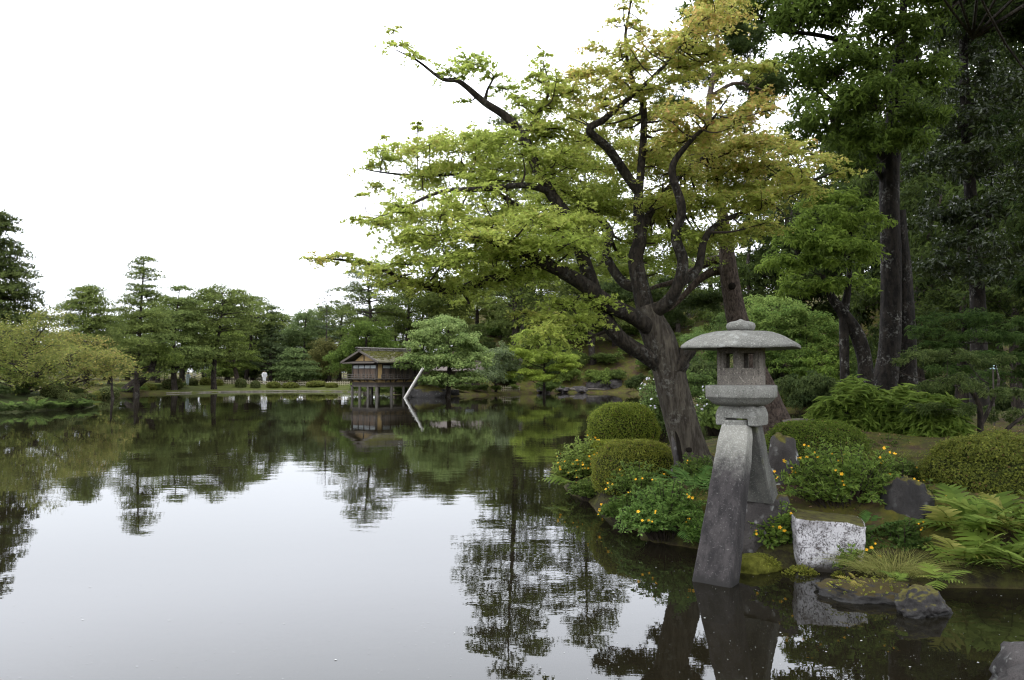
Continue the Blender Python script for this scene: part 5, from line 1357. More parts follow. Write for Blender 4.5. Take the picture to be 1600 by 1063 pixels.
# ------------------------------------------------------------------ right hand wood
# reddish pine behind the lantern
def red_pine():
    Y = 15.2
    b = W(1214, 664, Y); b[2] = gz(b[0], Y)
    t = thing("pine_tree", "leaning red-barked pine rising behind the lantern", "tree", b)
    P = np.vstack([[b[0] + .05, Y, b[2] - .2], limb_pts([(1212, 655), (1195, 610), (1172, 560), (1152, 500), (1143, 455), (1136, 405), (1131, 355), (1124, 300), (1112, 230), (1108, 160), (1120, 90), (1118, 30)], Y, 6)])
    rad = np.interp(np.linspace(0, 1, len(P)), [0, .05, .4, .6, 1], [.30, .24, .185, .10, .03])
    V, F = tube(P, rad, 28, rough=.045, seed=3)
    obj("trunk", mesh_np("trunk", V - b, F, None, True), t, M_BARK_PINE)
    kn = W(1144, 447, Y - .2)
    obj("knot", rock_mesh((.07, .05, .07), 3.3, 3, 0, .3), t, M_HOLE, kn - b)
    A, TW = Acc(), Acc(); rg = np.random.default_rng(9)
    bs = [([(1134, 404), (1110, 408), (1085, 422), (1055, 440), (1020, 450), (985, 470)], [.09, .085, .075, .06, .04, .02]), ([(1136, 425), (1118, 424), (1095, 435), (1072, 458), (1050, 480), (1030, 490)], [.09, .085, .075, .06, .045, .03]), ([(1126, 315), (1160, 290), (1200, 280)], [.06, .04, .02]), ([(1110, 200), (1080, 170), (1050, 165)], [.05, .035, .015]), ([(1112, 150), (1150, 130), (1190, 140)], [.05, .035, .015]), ([(1120, 90), (1095, 70), (1070, 75)], [.04, .03, .012])]
    for pts, rr in bs:
        Q = limb_pts([(x, y, .2) for x, y in pts], Y, 6)
        V, F = tube(Q, np.interp(np.linspace(0, 1, len(Q)), np.linspace(0, 1, len(rr)), rr), 12, rough=.06, seed=1)
        o = obj("limb", mesh_np("limb", V - b, F, None, True), t, M_BARK_PINE)
    for (px, py, rp, dy) in [(1000, 470, 40, .5), (1060, 445, 34, 1), (1090, 480, 36, 1), (1040, 500, 34, .8), (1110, 470, 26, .6), (960, 460, 40, 1), (1200, 275, 40, 1), (1170, 300, 34, 1.2), (1050, 170, 36, 1), (1190, 135, 40, .8), (1075, 80, 34, .6), (1120, 40, 44, .5), (1150, 85, 36, .9), (1090, 130, 34, 1.2), (1080, 395, 34, 1.4), (1140, 200, 40, 1.3), (1165, 60, 34, 1)]:
        c = W(px, py, Y + dy); pr = rp * Y / FPX; m = int(330 * pr * pr / .2)
        th = rg.uniform(0, 6.283, m); ql = np.sqrt(rg.random(m))
        Q = c + np.stack([np.cos(th) * ql * pr, np.sin(th) * ql * pr, .3 * pr * (1 - ql ** 2) + rg.normal(0, .12 * pr, m)], -1)
        V, F, Cc = scatter(T_TUFT, Q, norm(np.array([0, 0, .8]) + rg.normal(0, .5, (m, 3))), .13 * rg.uniform(.7, 1.3, m), colors(m, (0.03, 0.05, 0.016), (0.075, 0.105, 0.028), rg), rg=rg)
        A.add(V, F, Cc)
    obj("crown", A.mesh("crown", off=b), t, M_NEEDLE)
red_pine()

EV1, EV2 = (0.030, 0.052, 0.008), (0.095, 0.14, 0.021)
def near_tree(name, label, Y, trunks, blobs, leaf, dens, c1, c2, seed, bark, limbs=(), tpl=T_LEAF, mat=None, twr=.02, over=(), **k):
    rg = np.random.default_rng(seed)
    p0 = trunks[0][0][0]; b = W(p0[0], p0[1], Y); b[2] = gz(b[0], Y)
    t = thing(name, label, "tree", b)
    A, TW = Acc(), Acc(); AX = []
    for q, (pts, rr) in enumerate(trunks):
        P = limb_pts(pts, Y, 8); P = np.vstack([[P[0][0], P[0][1], min(P[0][2], b[2]) - .25], P])
        rad = np.interp(np.linspace(0, 1, len(P)), np.linspace(0, 1, len(rr)), rr)
        V, F = tube(P, rad, 26, rough=.05, seed=seed + q)
        obj("trunk", mesh_np("trunk", V - b, F, None, True), t, bark)
        AX.append(P)
    for q, (pts, rr) in enumerate(limbs):
        P = limb_pts(pts, Y, 6); rad = np.interp(np.linspace(0, 1, len(P)), np.linspace(0, 1, len(rr)), rr)
        V, F = tube(P, rad, 10, rough=.06, seed=seed + q)
        obj("limb", mesh_np("limb", V - b, F, None, True), t, bark)
        AX.append(P)
    AX = np.concatenate(AX)
    def root(c):
        d = np.linalg.norm(AX - c, axis=1) + np.maximum(0, AX[:, 2] - c[2]); return AX[int(np.argmin(d))]
    clump_crown(rg, [blob_px(bx, by, Y + dy, rx, rz) for (bx, by, rx, rz, dy) in blobs], leaf, dens, c1, c2, A, TW, root, tpl=tpl, twr=twr, **k)
    if over: clump_crown(rg, [(c, (r, r, r * .6)) for (*c, r) in over], .34, 1.9, c1, c2, A, TW, root, tpl=tpl, twr=twr)  # unseen crown lobes added overhead to shade what lies below
    obj("branches", TW.mesh("branches", off=b), t, M_BARK_DARK, kind="stuff")
    obj("crown", A.mesh("crown", off=b), t, mat or M_LEAF)
    return t
near_tree("evergreen_oak", "tall evergreen with twin straight trunks right of the lantern", 18.5,
    [([(1376, 622), (1388, 560), (1392, 480), (1392, 400), (1390, 300), (1394, 220), (1402, 120), (1410, 40), (1414, -60)], [.33, .26, .235, .23, .22, .2, .16, .1, .05]),
     ([(1412, 622, .4), (1412, 560, .4), (1410, 480, .35), (1404, 400, .3), (1398, 330, .2)], [.34, .29, .27, .26, .24])],
    [(1110, 15, 55, 36, 1.0), (1150, 75, 48, 36, 1.0), (1195, 160, 44, 40, .8), (1090, -50, 70, 40, 1.0), (1215, 240, 40, 30, .6), (1250, 40, 80, 60, 0), (1330, 30, 80, 70, -.6), (1190, 30, 60, 40, .6), (1240, 130, 70, 55, 0), (1310, 120, 80, 60, -1), (1300, 190, 75, 50, -1.2), (1370, 170, 75, 60, -1.4), (1380, 60, 70, 60, -1), (1440, 130, 60, 40, -.8), (1350, 230, 60, 36, -1), (1400, 230, 50, 30, -1.2), (1440, 200, 50, 34, -1), (1330, 265, 40, 22, -1), (1460, 30, 60, 50, 0), (1260, 210, 50, 34, 0), (1320, -40, 90, 50, 0), (1420, -30, 80, 50, 0), (1220, -30, 70, 40, 0), (1300, -130, 110, 70, 0), (1430, -140, 110, 70, -1), (1360, -230, 120, 70, 0), (1480, -210, 110, 70, -1.5), (1260, -180, 90, 60, -1), (1560, -120, 110, 60, -2), (1640, -200, 130, 80, -2)],
    .16, 1.0, EV1, EV2, 301, M_BARK_OAK,
    [([(1400, 190), (1430, 102), (1440, 100), (1480, 120)], [.08, .06, .05, .03]), ([(1392, 260), (1340, 200), (1290, 150), (1240, 110)], [.11, .09, .06, .02]), ([(1398, 150), (1350, 90), (1300, 60), (1220, 50), (1160, 60)], [.10, .08, .06, .04, .015]), ([(1392, 300), (1360, 250), (1320, 200)], [.08, .06, .02])], flat=.6, up=.3, tpl=T_LEAF, over=[(10, 14, 12, 2.4), (12, 17, 13, 2.6), (10, 18, 14, 2.6)])
near_tree("evergreen_oak", "small leaning evergreen with bright leaf edges left of the twin trunks", 17.0,
    [([(1352, 618), (1352, 570), (1340, 525), (1318, 490), (1300, 465), (1285, 430)], [.20, .16, .15, .13, .09, .05]), ([(1318, 490), (1325, 450), (1328, 400), (1330, 340)], [.10, .07, .05, .03])],
    [(1260, 420, 58, 36, 0), (1320, 400, 60, 44, -.5), (1220, 420, 34, 22, -.3), (1290, 360, 62, 40, 0), (1350, 350, 44, 44, 0), (1240, 380, 40, 26, -.4), (1285, 455, 50, 22, -.2), (1340, 450, 36, 26, .3), (1245, 455, 36, 18, .3), (1300, 320, 50, 26, .4)],
    .13, 1.0, (0.05, 0.085, 0.012), (0.16, 0.225, 0.034), 302, M_BARK_OAK, flat=.6, up=.4)
# deep shade evergreens closing the right side
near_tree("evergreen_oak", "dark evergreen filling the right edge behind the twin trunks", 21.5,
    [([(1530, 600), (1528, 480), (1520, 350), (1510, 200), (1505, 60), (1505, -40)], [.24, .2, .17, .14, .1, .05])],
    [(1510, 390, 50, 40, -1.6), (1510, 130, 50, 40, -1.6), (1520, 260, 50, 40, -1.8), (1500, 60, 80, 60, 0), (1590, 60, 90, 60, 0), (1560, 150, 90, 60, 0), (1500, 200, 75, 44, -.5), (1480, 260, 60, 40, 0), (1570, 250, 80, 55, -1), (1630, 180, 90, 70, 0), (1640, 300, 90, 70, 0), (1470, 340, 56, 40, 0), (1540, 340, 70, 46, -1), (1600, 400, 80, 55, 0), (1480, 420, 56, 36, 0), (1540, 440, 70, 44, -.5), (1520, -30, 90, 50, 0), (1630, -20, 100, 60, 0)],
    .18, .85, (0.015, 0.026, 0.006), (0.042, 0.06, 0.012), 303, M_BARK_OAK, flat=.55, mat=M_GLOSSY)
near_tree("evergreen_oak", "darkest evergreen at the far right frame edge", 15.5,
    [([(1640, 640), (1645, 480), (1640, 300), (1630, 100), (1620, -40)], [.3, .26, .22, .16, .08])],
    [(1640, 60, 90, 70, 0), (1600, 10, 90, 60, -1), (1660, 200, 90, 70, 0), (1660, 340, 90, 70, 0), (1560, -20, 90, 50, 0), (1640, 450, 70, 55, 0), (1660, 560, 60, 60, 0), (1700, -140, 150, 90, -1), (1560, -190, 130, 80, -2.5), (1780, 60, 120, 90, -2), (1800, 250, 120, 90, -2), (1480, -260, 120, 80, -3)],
    .16, 1.0, (0.014, 0.026, 0.007), (0.04, 0.058, 0.013), 304, M_BARK_OAK, flat=.5, over=[(9, 10, 10, 2.4), (7, 9, 9.6, 2.1), (5.4, 8.4, 9.2, 1.9), (4.0, 7.6, 9.0, 1.7), (8.5, 7, 9.2, 2.2), (6.4, 6.4, 8.8, 2.0), (4.8, 5.8, 8.4, 1.8), (11, 8, 9.5, 2.4), (10.5, 5, 9, 2.3), (8, 4, 8.6, 2.1), (6, 3.5, 8, 1.8), (2.7, 6.7, 8.7, 1.6), (3.5, 4.7, 8.1, 1.7), (1.7, 4.6, 7.9, 1.5), (4.6, 2.6, 7.7, 1.7), (2.2, 2.5, 7.5, 1.6)],  # lobes above the frame, added to keep sky light off bank and lantern
    limbs=[([(1640, 60), (1590, 20), (1540, 30), (1490, 10)], [.12, .09, .06, .03]), ([(1640, 90), (1600, 60), (1560, 45), (1520, 60)], [.1, .08, .05, .02])])
near_tree("yew_tree", "low layered dark green yew under the evergreens at right", 16.5,
    [([(1500, 640), (1502, 590), (1505, 540), (1508, 500)], [.12, .1, .08, .04])],
    [(1500, 500, 60, 14, -.5), (1560, 505, 60, 16, -.5), (1450, 520, 40, 14, 0), (1530, 530, 60, 14, -1), (1590, 530, 50, 16, -.6), (1470, 545, 40, 14, -.5), (1540, 560, 56, 14, -1), (1600, 560, 44, 16, -1), (1500, 580, 50, 14, -.4), (1570, 590, 56, 18, 0)],
    .10, .8, (0.024, 0.048, 0.012), (0.06, 0.10, 0.022), 305, M_BARK_DARK, flat=.35, up=1.0, tpl=T_LANCE)
# branchy dark shrub in front
near_tree("branchy_shrub", "open branchy shrub with small leaves above the bronze clipped shrub", 12.0,
    [([(1530, 695), (1532, 665), (1530, 635), (1518, 612), (1500, 598), (1480, 590)], [.05, .045, .04, .032, .022, .012]), ([(1532, 665), (1545, 640), (1560, 600), (1555, 570)], [.035, .03, .02, .01]), ([(1560, 690), (1575, 670), (1600, 650)], [.035, .03, .02])],
    [(1430, 560, 34, 18, -.3), (1480, 555, 38, 18, 0), (1520, 565, 36, 18, .2), (1560, 570, 36, 20, .2), (1500, 600, 36, 16, -.3), (1450, 605, 30, 14, -.3), (1545, 615, 36, 18, -.3), (1590, 620, 36, 20, 0), (1480, 640, 40, 16, -.2), (1530, 650, 36, 16, .4), (1440, 640, 30, 14, .2), (1590, 655, 30, 18, .3)],
    .05, .6, (0.03, 0.05, 0.014), (0.085, 0.11, 0.03), 306, M_BARK_DARK,
    [([(1518, 612), (1480, 600), (1440, 592), (1405, 582), (1390, 570)], [.014, .012, .01, .007, .004]), ([(1545, 600), (1530, 590), (1515, 570)], [.012, .008, .004])], flat=.6)
# light greenery beyond the inlet
for k, (px, Y, py, rx, rz, c1, c2, lb) in enumerate([
        (1205, 46, 485, 50, 34, (0.07, 0.12, 0.025), (0.15, 0.20, 0.045), "bright green bush high behind the lantern finial"),
        (1260, 47, 510, 50, 34, (0.055, 0.10, 0.02), (0.13, 0.18, 0.035), "bright green bush behind the lantern roof at right"),
        (1320, 48, 540, 44, 34, (0.045, 0.085, 0.018), (0.11, 0.155, 0.03), "green bush showing between the leaning evergreen and lantern"),
        (1220, 45, 545, 42, 30, (0.045, 0.085, 0.018), (0.11, 0.16, 0.03), "green bush just right of the lantern chamber"),
        (1280, 44.5, 570, 40, 26, (0.07, 0.12, 0.02), (0.15, 0.21, 0.035), "fresh green bush hanging over the inlet"),
        (1330, 46, 590, 36, 28, (0.035, 0.065, 0.016), (0.085, 0.12, 0.026), "darker bush beyond the inlet near the leaning trunk"),
        (1100, 50, 545, 40, 40, (0.04, 0.075, 0.018), (0.10, 0.145, 0.035), "rounded green bush between maple trunk and lantern chamber"),
        (1090, 46, 600, 40, 24, (0.03, 0.055, 0.014), (0.075, 0.11, 0.026), "low dark bush behind the white-flowered shrub"),
        (1170, 54, 520, 50, 44, (0.03, 0.055, 0.014), (0.075, 0.11, 0.026), "shaded bush behind the lantern chamber"),
        (1380, 44, 560, 50, 50, (0.03, 0.055, 0.014), (0.07, 0.10, 0.022), "shaded bush behind the twin trunks")]):
    b = at_px(px, Y); A, TW = Acc(), Acc(); c, r = blob_px(px, py, Y, rx, rz)
    clump_crown(np.random.default_rng(330 + k), [(c, r), (c + np.array([-r[0] * .6, 0, -.5 * r[2]]), np.array(r) * .7), (c + np.array([r[0] * .6, 0, -.4 * r[2]]), np.array(r) * .7), (c + np.array([0, -.3 * r[0], -.9 * r[2]]), np.array(r) * .8)], .20, .85, c1, c2, A, TW, lambda c_: b, flat=.45)
    t = thing("broadleaf_bush", lb, "bush", b)
    obj("foliage", A.mesh("foliage", off=b), t, M_LEAF); obj("stem", TW.mesh("stem", off=b), t, M_BARK_DARK, kind="stuff")
for k, (px, py, Y, rx, rz, lb) in enumerate([(1240, 622, 43.5, 20, 24, "dark clipped round shrub at the inlet beside the lantern platform"), (1285, 626, 42.5, 24, 20, "clipped round shrub at the inlet, middle one"), (1318, 632, 41.5, 20, 16, "clipped round shrub at the inlet nearest the leaning trunk"), (1207, 612, 46, 16, 16, "small clipped shrub beyond the inlet just right of the lantern")]):
    shrub_px(lb, px, py, Y, rx, rz, 4500, 350 + k, (0.028, 0.05, 0.012), (0.07, 0.09, 0.02), .09)
# wood behind everything on the right, tall
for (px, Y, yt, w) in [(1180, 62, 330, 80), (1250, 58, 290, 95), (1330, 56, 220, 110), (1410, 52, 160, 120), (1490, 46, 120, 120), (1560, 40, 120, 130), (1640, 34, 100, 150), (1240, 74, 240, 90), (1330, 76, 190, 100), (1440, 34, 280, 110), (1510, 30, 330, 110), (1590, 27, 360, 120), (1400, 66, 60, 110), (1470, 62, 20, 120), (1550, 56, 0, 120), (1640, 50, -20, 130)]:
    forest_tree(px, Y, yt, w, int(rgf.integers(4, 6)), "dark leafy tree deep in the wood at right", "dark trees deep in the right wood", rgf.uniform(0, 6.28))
# ------------------------------------------------------------------ teahouse on stilts
def build_teahouse():
    C = np.array([-11.45, 65.2, 0.0])
    t = thing("teahouse", "old wooden teahouse on stilts over the pond, mossy gabled roof", "teahouse", C, R(50))
    # local x runs along the long side (away to the right), local y along the gable side (to the left)
    Lx, Wy = 4.6, 3.35
    def b(name, cx, cy, cz, sx, sy, sz, mat, parent=None, rot=None):
        o = obj(name, box_me(0, 0, 0, sx, sy, sz), parent or t, mat, (cx, cy, cz))
        if rot: o.rotation_euler = rot
        return o
    # stilts
    rg = np.random.default_rng(3)
    for (x, y) in [(0.0, 0.0), (0.0, 1.15), (0.0, 2.25), (0.0, 3.3), (1.6, 0.0), (3.0, 0.0), (4.5, 0.0), (2.2, 3.3), (4.5, 3.3), (1.6, 1.7)]:
        z0 = -.7
        P = np.array([(x + rg.normal(0, .03), y + rg.normal(0, .03), z0), (x, y, .3), (x, y, .92)])
        V, F = tube(catmull(P, 4), rg.uniform(.11, .135), 10, rough=.04, seed=int(x * 7 + y * 3))
        obj("stilt", mesh_np("stilt", V, F, None, True), t, M_STILT)
    for y in (0.0, Wy): b("floor_beam", Lx / 2, y, .95, Lx + .3, .16, .13, M_WOOD_GREY)
    for x in (0.0, Lx): b("floor_beam", x, Wy / 2, .947, .16, Wy + .3, .12, M_WOOD_GREY)
    # base skirt and ochre band
    b("base_wall", .035, Wy / 2, 1.14, .05, Wy, .26, M_WOOD_DARK); b("base_wall", Lx / 2, .035, 1.14, Lx, .05, .26, M_WOOD_DARK)
    for k in range(2):
        b("ochre_panel", .02, Wy * (.25 + .5 * k), 1.39, .05, Wy / 2 - .12, .22, M_OCHRE)
    for k in range(3):
        b("ochre_panel", .75 + 1.5 * k, .02, 1.39, 1.35, .05, .22, M_OCHRE)
    b("base_wall", Lx / 2, Wy / 2, 1.25, Lx - .2, Wy - .2, .5, M_WOOD_DARK)
    # veranda floor, brackets, railing
    b("veranda_floor", -.22, Wy / 2 + .1, 1.575, .62, Wy + 1.1, .07, M_WOOD_GREY)
    b("veranda_floor", Lx / 2 + .1, -.22, 1.572, Lx - .3, .55, .065, M_WOOD_GREY)
    for y in (.2, 1.15, 2.2, 3.2): b("bracket", -.2, y, 1.45, .5, .08, .10, M_WOOD_GREY, rot=(0, R(28), 0))
    for x in (.9, 2.0, 3.2): b("bracket", x, -.2, 1.45, .08, .5, .10, M_WOOD_GREY, rot=(R(-28), 0, 0))
    for z in (1.77, 1.95): b("rail", -.48, Wy / 2 + .1, z, .06, Wy + 1.1, .05, M_WOOD_GREY); b("rail", Lx / 2 + .1, -.45, z + .002, Lx - .3, .06, .05, M_WOOD_GREY)
    for k in range(9): b("baluster", -.48, -.35 + k * (Wy + .9) / 8, 1.77, .05, .05, .36, M_WOOD_GREY)
    for k in range(10): b("baluster", .1 + k * (Lx - .5) / 9, -.45, 1.77, .05, .05, .36, M_WOOD_GREY)
    # corner posts and wall plates
    for (x, y) in [(.05, .05), (.05, Wy - .05), (Lx - .05, .05), (Lx - .05, Wy - .05), (.05, Wy / 2), (.55, .05), (2.2, .05), (3.4, .05)]:
        b("post", x, y, 2.25, .12, .12, 1.4, M_WOOD_DARK)
    b("wall_core", Lx / 2, Wy / 2, 2.26, Lx - .24, Wy - .24, 1.38, M_WOOD_DARK)
    b("wall_plate", .03, Wy / 2, 2.92, .16, Wy + .2, .14, M_WOOD_DARK); b("wall_plate", Lx / 2, .03, 2.915, Lx + .2, .16, .13, M_WOOD_DARK)
    # gable front: sliding panels, boards below and paper panes above
    for k in range(4):
        w = (Wy - .3) / 4; y = .15 + w * (k + .5)
        p = obj("sliding_panel", box_me(0, 0, 0, .05, w - .04, 1.16), t, M_WOOD_DARK, (.045, y, 2.2))
        for q in range(3):
            bo = obj("board", box_me(0, 0, 0, .03, (w - .1) / 3 - .012, .78), p, (M_WOOD_RED, M_WOOD_BROWN)[int((k * 3 + q * 2 + (k == 1)) % 3 == 0)], (-.035, (q - 1) * (w - .1) / 3, -.17))
        pa = obj("pane", box_me(0, 0, 0, .03, w - .12, .25), p, M_PANE, (-.035, 0, .40))
    # ochre plaster at the corner of the long side
    b("plaster_panel", .30, .0, 2.22, .42, .06, 1.25, M_OCHRE)
    for k in range(4):
        w = .92; x = .62 + w * (k + .5)
        p = obj("sliding_panel", box_me(0, 0, 0, w - .04, .05, 1.16), t, M_WOOD_DARK, (x, .045, 2.2))
        for q in range(4):
            obj("board", box_me(0, 0, 0, (w - .1) / 4 - .012, .03, .78), p, M_WOOD_BROWN if (q + k) % 3 else M_WOOD_DARK, ((q - 1.5) * (w - .1) / 4, -.035, -.17))
        if k < 3: obj("pane", box_me(0, 0, 0, w - .12, .03, .22), p, M_PANE, (0, -.035, .40))
    # roof: two thick shingled slopes, moss along the upper part
    ov, e = .55, .85
    zr, ze = 4.02, 3.02
    def slope(sgn):
        y0, y1 = Wy / 2, (-e if sgn < 0 else Wy + e)
        n = 12; V = []; 
        A = Acc()
        for i in range(n):          # courses, each lapping the one below
            u0, u1 = i / n, (i + 1) / n + .02
            ya, yb = y0 + (y1 - y0) * u0, y0 + (y1 - y0) * min(u1, 1)
            za = zr + (ze - zr) * (u0 * 1.08 - .08 * u0 * u0); zb = zr + (ze - zr) * (min(u1, 1) * 1.08 - .08 * u1 * u1)
            V = np.array([(-ov, ya, za), (Lx + ov, ya, za), (Lx + ov, yb, zb + .012), (-ov, yb, zb + .012), (-ov, ya, za - .12), (Lx + ov, ya, za - .12), (Lx + ov, yb, zb - .10), (-ov, yb, zb - .10)])
            F = np.array([(0, 1, 2, 3), (7, 6, 5, 4), (0, 3, 7, 4), (1, 5, 6, 2), (3, 2, 6, 7), (0, 4, 5, 1)])
            A.add(V, F)
        return A.mesh("roof")
    rf = obj("roof", slope(-1), t, M_SHINGLE); rf2 = obj("roof", slope(1), t, M_SHINGLE)
    ms_ = Acc()
    rgm = np.random.default_rng(8)
    for k in range(900):
        x = rgm.uniform(-ov, Lx + ov); u = rgm.beta(1.1, 2.6); y = Wy / 2 + (-e - Wy / 2) * u; z = zr + (ze - zr) * (u * 1.08 - .08 * u * u) + .012
        s = rgm.uniform(.03, .09); V, F = box(x, y, z, s * 2, s * 1.6, .03); ms_.add(V, F)
    obj("moss", ms_.mesh("moss"), rf, M_MOSSROOF, kind="stuff")
    # ridge with cross pieces and poles
    b("ridge", Lx / 2, Wy / 2, zr + .06, Lx + 2 * ov + .2, .30, .14, M_RIDGE)
    for dy in (-.16, 0.0, .16):
        V, F = tube(np.array([(-ov - .35, Wy / 2 + dy, zr + .19 + (.05 if dy == 0 else 0)), (Lx + ov + .3, Wy / 2 + dy, zr + .19 + (.05 if dy == 0 else 0))]), .045, 8)
        obj("ridge_pole", mesh_np("ridge_pole", V, F, None, True), t, M_RIDGE)
    for k in range(7): b("ridge_tie", -.35 + k * (Lx + .7) / 6, Wy / 2, zr + .10, .10, .46, .13, M_WOOD_GREY)
    # gable: barge boards, ochre gable wall, small pent roof of boards
    for sgn in (-1, 1):
        y1 = -e if sgn < 0 else Wy + e
        ym = (Wy / 2 + y1) / 2; ln = math.hypot(y1 - Wy / 2, zr - ze); an = math.atan2(ze - zr, y1 - Wy / 2)
        if sgn > 0: an = math.atan2(ze - zr, y1 - Wy / 2)
        o = b("barge_board", -ov - .04, ym, (zr + ze) / 2 - .05, .06, ln, .17, M_WOOD_GREY)
        o.rotation_euler = (an if sgn > 0 else math.pi + an, 0, 0)
    V = np.array([(-.02, .25, 3.02), (-.02, Wy - .25, 3.02), (-.02, Wy / 2, 3.80), (.03, .25, 3.02), (.03, Wy - .25, 3.02), (.03, Wy / 2, 3.80)])
    gw = obj("gable_wall", mesh_np("gable_wall", V, [np.array([(0, 2, 1), (3, 4, 5)]), np.array([(0, 1, 4, 3), (1, 2, 5, 4), (2, 0, 3, 5)])]), t, M_OCHRE)
    b("gable_post", -.05, Wy / 2, 3.4, .06, .08, .76, M_WOOD_DARK)
    n = 14
    for k in range(n):
        w = (Wy + .9) / n
        o = b("pent_board", -.38, -.45 + w * (k + .5), 3.0, .80, w - .02, .05, M_WOOD_GREY, rot=(0, R(-14), 0))
    # lean-to at the far end
    b("annex_wall", Lx + .9, 1.4, 1.95, 1.7, 2.6, 1.9, M_WOOD_BROWN)
    o = b("annex_roof", Lx + 1.0, 1.3, 3.0, 2.3, 3.4, .10, M_SHINGLE, rot=(0, R(8), 0))
build_teahouse()

def back_house():
    b0 = np.array([TX(655, 74), 74.0, 0.5])
    t = thing("wooden_house", "brown wooden house with pinkish roof half hidden behind the teahouse and pale tree", "house", b0, R(15))
    t.location.z = gz(b0[0], b0[1])
    def b(name, cx, cy, cz, sx, sy, sz, mat, parent=None, rot=None):
        o = obj(name, box_me(0, 0, 0, sx, sy, sz), parent or t, mat, (cx, cy, cz))
        if rot: o.rotation_euler = rot
        return o
    b("wall", 1.5, 0, .9, 8.0, 3.0, 2.2, M_WOOD_BROWN)
    for k in range(6):
        d = b("window", -1.6 + k * 1.25, -1.53, 1.1, 1.0, .06, .9, M_WOOD_DARK)
        obj("pane", box_me(0, 0, 0, .86, .03, .34), d, M_PANE, (0, -.03, .2))
    for s in (-1, 1):
        b("roof", 1.5, s * 1.05, 2.45, 9.0, 2.35, .10, M_COPPER, rot=(R(-24) * s, 0, 0))
    b("ridge", 1.5, 0, 2.98, 9.2, .3, .18, M_COPPER)
    # raised ridge ventilator that shows above the teahouse roof
    b("ventilator_wall", -1.9, .3, 3.3, 1.5, .8, .7, M_WOOD_DARK)
    for s in (-1, 1): b("ventilator_roof", -1.9, .3 + s * .32, 3.78, 2.0, .78, .07, M_PINK, rot=(R(-20) * s, 0, 0))
back_house()

# leaning pale prop in the water
pa, pb = G(633, 622), W(657, 582, 62.5)
V, F = tube(np.array([pa + (pa - pb) * .5, pa, (pa + pb) / 2, pb, pb + (pb - pa) * .15]), [.13, .125, .115, .10, .10], 14)
o = obj("leaning_pole", mesh_np("leaning_pole", V - pa, F, None, True), None, M_POLE, pa)
tag(o, "pale round wooden pole slanting out of the water beside the teahouse", "pole")

# ------------------------------------------------------------------ far shore: edging planks, fence, people, lamps
edge_pts = np.array([(-34.6, 77), (-31.0, 83), (-25, 86), (-18.7, 85), (-14, 81)], float)
root = obj("shore_edging", None); root["kind"] = "structure"
seg = np.linalg.norm(np.diff(edge_pts, axis=0), axis=1); cum = np.r_[0, np.cumsum(seg)]
s = 0.0; rge = np.random.default_rng(12)
me_plank = box_me(0, 0, 0, 1, .10, .11); me_plank.materials.append(M_EDGE)
while s < cum[-1] - 1:
    L = rge.uniform(1.3, 2.2); e = min(s + L, cum[-1])
    p0 = np.array([np.interp(s, cum, edge_pts[:, k]) for k in range(2)]); p1 = np.array([np.interp(e, cum, edge_pts[:, k]) for k in range(2)])
    o = obj("plank", me_plank, root); m = (p0 + p1) / 2
    o.location = (m[0], m[1], .075 + rge.normal(0, .01)); o.rotation_euler = (0, 0, math.atan2(p1[1] - p0[1], p1[0] - p0[0])); o.scale = (np.linalg.norm(p1 - p0) - .03, 1, 1)
    s = e
def fence(label, pts, n, hgt, mats, gap_rails=(.15, .36)):
    pts = np.array(pts, float); t = thing("low_fence", label, "fence", (pts[0][0], pts[0][1], gz(*pts[0])))
    b0 = np.array(t.location)
    me = box_me(0, 0, hgt / 2, .06, .06, hgt); me.materials.append(mats)
    seg = np.linalg.norm(np.diff(pts, axis=0), axis=1); cum = np.r_[0, np.cumsum(seg)]
    for k in range(n):
        s = cum[-1] * k / (n - 1); p = [np.interp(s, cum, pts[:, q]) for q in range(2)]
        o = obj("picket", me, t); o.location = (p[0] - b0[0], p[1] - b0[1], gz(*p) - b0[2])
        o.rotation_euler = (random.gauss(0, .04), random.gauss(0, .04), 0)
    for z in gap_rails:
        Q = np.array([(np.interp(s, cum, pts[:, 0]), np.interp(s, cum, pts[:, 1]), 0) for s in np.linspace(0, cum[-1], 16)])
        Q[:, 2] = [gz(x, y) + z for x, y, _ in Q]
        V, F = tube(Q - b0, .035, 6); obj("rail", mesh_np("rail", V, F, None, True), t, mats)
fence("low pale bamboo fence along the lawn of the far shore", [(TX(332, 89.5), 89.5), (TX(400, 90.3), 90.3), (TX(470, 90.3), 90.3), (TX(546, 90), 90)], 62, .5, M_BAMBOO)
fence("short pale picket fence under the trees at the hill foot", [(TX(781, 75.5), 75.5), (TX(812, 77.5), 77.5)], 12, .55, M_BAMBOO)

